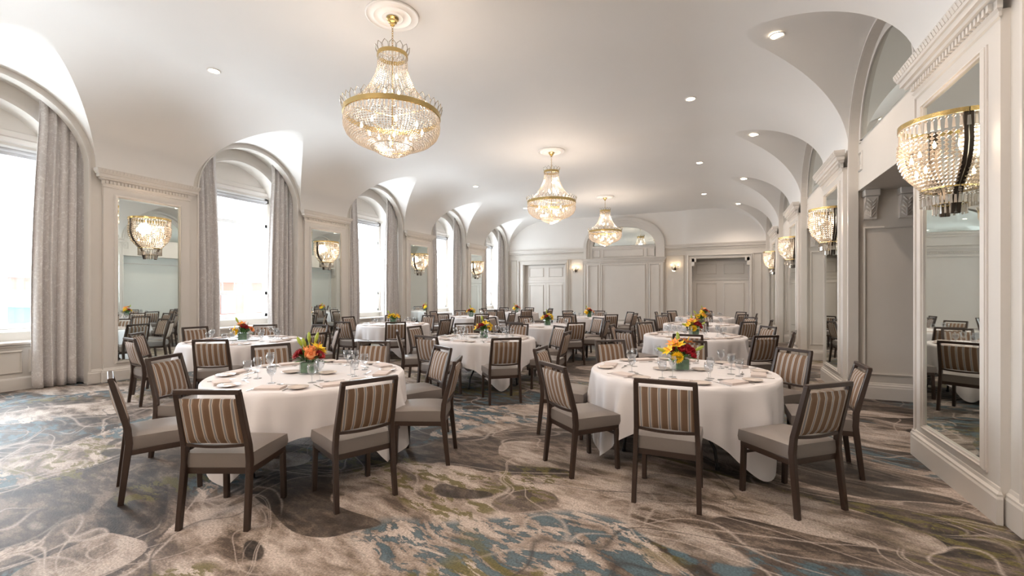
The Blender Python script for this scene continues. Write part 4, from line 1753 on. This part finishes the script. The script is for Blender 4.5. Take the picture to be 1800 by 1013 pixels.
first_chair = first_table = True
ARRKEY = {'A': 'A', 'B': 'B', 'C': 'C', 'D': 'D', 'E': 'E', 'J': 'B', 'F': 'D', 'K': 'E', 'G': 'D', 'I': 'C', 'L': 'C', 'H': 'C'}
for ti, (key, tx, ty, phrase, crot, chairs) in enumerate(TABLES):
    rnd = random.Random(ti + 50)
    t_ = TBL if ti == 0 else copy_tree(TBL)
    t_.location = (tx, ty, 0)
    t_.rotation_euler.z = .9 + ti * .5
    tag(t_, 'round folding table under white cloth, the %s' % phrase, 'table', 'round banquet tables')
    c_ = obj('tablecloth', CM[ti % 4], None)
    c_.location = (tx, ty, 0)
    c_.rotation_euler.z = crot
    tag(c_, 'white cloth draped over the %s' % phrase, 'tablecloth', 'white tablecloths')
    # place name per chair so that every seat of a table has its own
    order = sorted(chairs, key=lambda q: q[0] % 360)
    names = {}
    best = None
    for sh in range(8):
        cost = sum(abs((((order[k][0] % 360) - 45 * ((k + sh) % 8)) + 180) % 360 - 180) for k in range(8))
        if best is None or cost < best[0]:
            best = (cost, sh)
    for k in range(8):
        names[order[k]] = SIDES[(k + best[1]) % 8]
    # flowers
    ak = ARRKEY[key]
    if ak not in FROOT:
        FROOT[ak] = fl = arrangement(ak)
    else:
        fl = copy_tree(FROOT[ak])
    fl.location = (tx, ty, TZ + .002)
    # keep the arrangement's face turned to the room's entrance end
    fl.scale = (1.25, 1.25, 1.2)
    fl.rotation_euler.z = {'A': .42, 'B': .42}.get(key, .42 + rnd.uniform(-.2, .2))
    fl['label'] = '%s, %s' % (ARRTXT[ak].replace(' in a square vase', ''), phrase)
    near = key in 'ABCDJ'
    for (ang, dist) in chairs:
        side = names[(ang, dist)]
        a = math.radians(ang)
        ca, sa = math.cos(a), math.sin(a)
        d0 = max(dist, 1.36) - .24
        o = CHAIR if first_chair else copy_tree(CHAIR)
        first_chair = False
        o.location = (tx + ca * d0, ty + sa * d0, 0)
        o.rotation_euler.z = a + pi / 2 + rnd.uniform(-.05, .05)
        tag(o, 'striped-back banquet chair, %s of the %s' % (side, phrase), 'chair', 'banquet chairs')

        def at(r_, off):
            return tx + ca * r_ - sa * off, ty + sa * r_ + ca * off
        # looking to the centre: off>0 is the diner's right hand... (+90deg turn from outward)
        x, y = at(.70 + rnd.uniform(-.02, .02), rnd.uniform(-.02, .02))
        put('napkin', NAPM, x, y, TZ + .001, a + pi / 2 + rnd.uniform(-.15, .15), 'folded napkin, %s of the %s' % (side, phrase), 'napkin', 'folded napkins')
        x, y = at(.69 + rnd.uniform(-.02, .02), .21)
        put('bread_plate', PLATE, x, y, TZ + .001, 0, 'small bread plate, %s of the %s' % (side, phrase), 'plate', 'bread plates')
        g2 = int(ang) % 2 == 0
        x, y = at(.50 + rnd.uniform(-.03, .03), -.12)
        put('water_goblet', GOBLET, x, y, TZ + .001, 0, 'stemmed water goblet, %s of the %s' % (side, phrase), 'glass', 'water goblets')
        if near:
            x, y = at(.44 + rnd.uniform(-.03, .03), -.04)
            if g2:
                put('wine_glass', WINE, x, y, TZ + .001, 0, 'tall wine glass, %s of the %s' % (side, phrase), 'glass', 'wine glasses')
            x, y = at(.70, .125)
            put('fork', FORK, x, y, TZ + .001, a + pi / 2 + rnd.uniform(-.1, .1), 'steel fork, %s of the %s' % (side, phrase), 'fork', 'forks')
            x, y = at(.70, -.135)
            put('knife', KNIFE, x, y, TZ + .001, a + pi / 2 + rnd.uniform(-.1, .1), 'steel knife, %s of the %s' % (side, phrase), 'knife', 'knives')
            x, y = at(.55, .04)
            put('spoon', SPOON, x, y, TZ + .001, a + pi + rnd.uniform(-.1, .1), 'steel spoon, %s of the %s' % (side, phrase), 'spoon', 'spoons')
    if key in 'ABCD':
        for ax, txt in ((-.20, 'on the window side'), (.20, 'on the archway side')):
            put('saucer', PLATE, tx + ax * .9, ty + (-.06 if ax < 0 else .05), TZ + .001, 0, 'cream saucer %s of the flowers, %s' % (txt, phrase), 'saucer', 'saucers around the flowers')

# ------------------------------------------------------------------ outside the windows
gb = bmesh.new()
box(gb, -140, -14, -60, 90, -6.2, -6)
struct('ground_outside', gb, CONCF)


def building(x, y, w, d, h, mat, lab, nwin):
    e = empty('building', (x, y, -6), label=lab, cat='building', group='buildings beyond the windows')
    bm = bmesh.new()
    box(bm, -d / 2, d / 2, -w / 2, w / 2, 0, h)
    obj('walls', bm, mat, e)
    bm = bmesh.new()
    box(bm, -d / 2 - .3, d / 2 + .3, -w / 2 - .3, w / 2 + .3, h, h + .5)
    obj('parapet', bm, CONCF, e)
    for i in range(nwin):
        yy = -w / 2 + (i + .5) * w / nwin
        bm = bmesh.new()
        box(bm, d / 2, d / 2 + .1, yy - .7, yy + .7, h - 3.0, h - 1.2)
        obj('window', bm, ROLLER, e)


building(-48, 20, 26, 10, 8.6, BRICKF, 'low brick building beyond the windows', 9)
building(-44, 52, 22, 10, 8.0, CONCF, 'pale low building beyond the rear windows', 7)
building(-46, -8, 16, 10, 7.6, CONCF, 'pale low building beyond the frontmost window', 6)
building(-34, 14, 5, 4, 6.8, BLUEF, 'small blue hut outside the windows', 2)
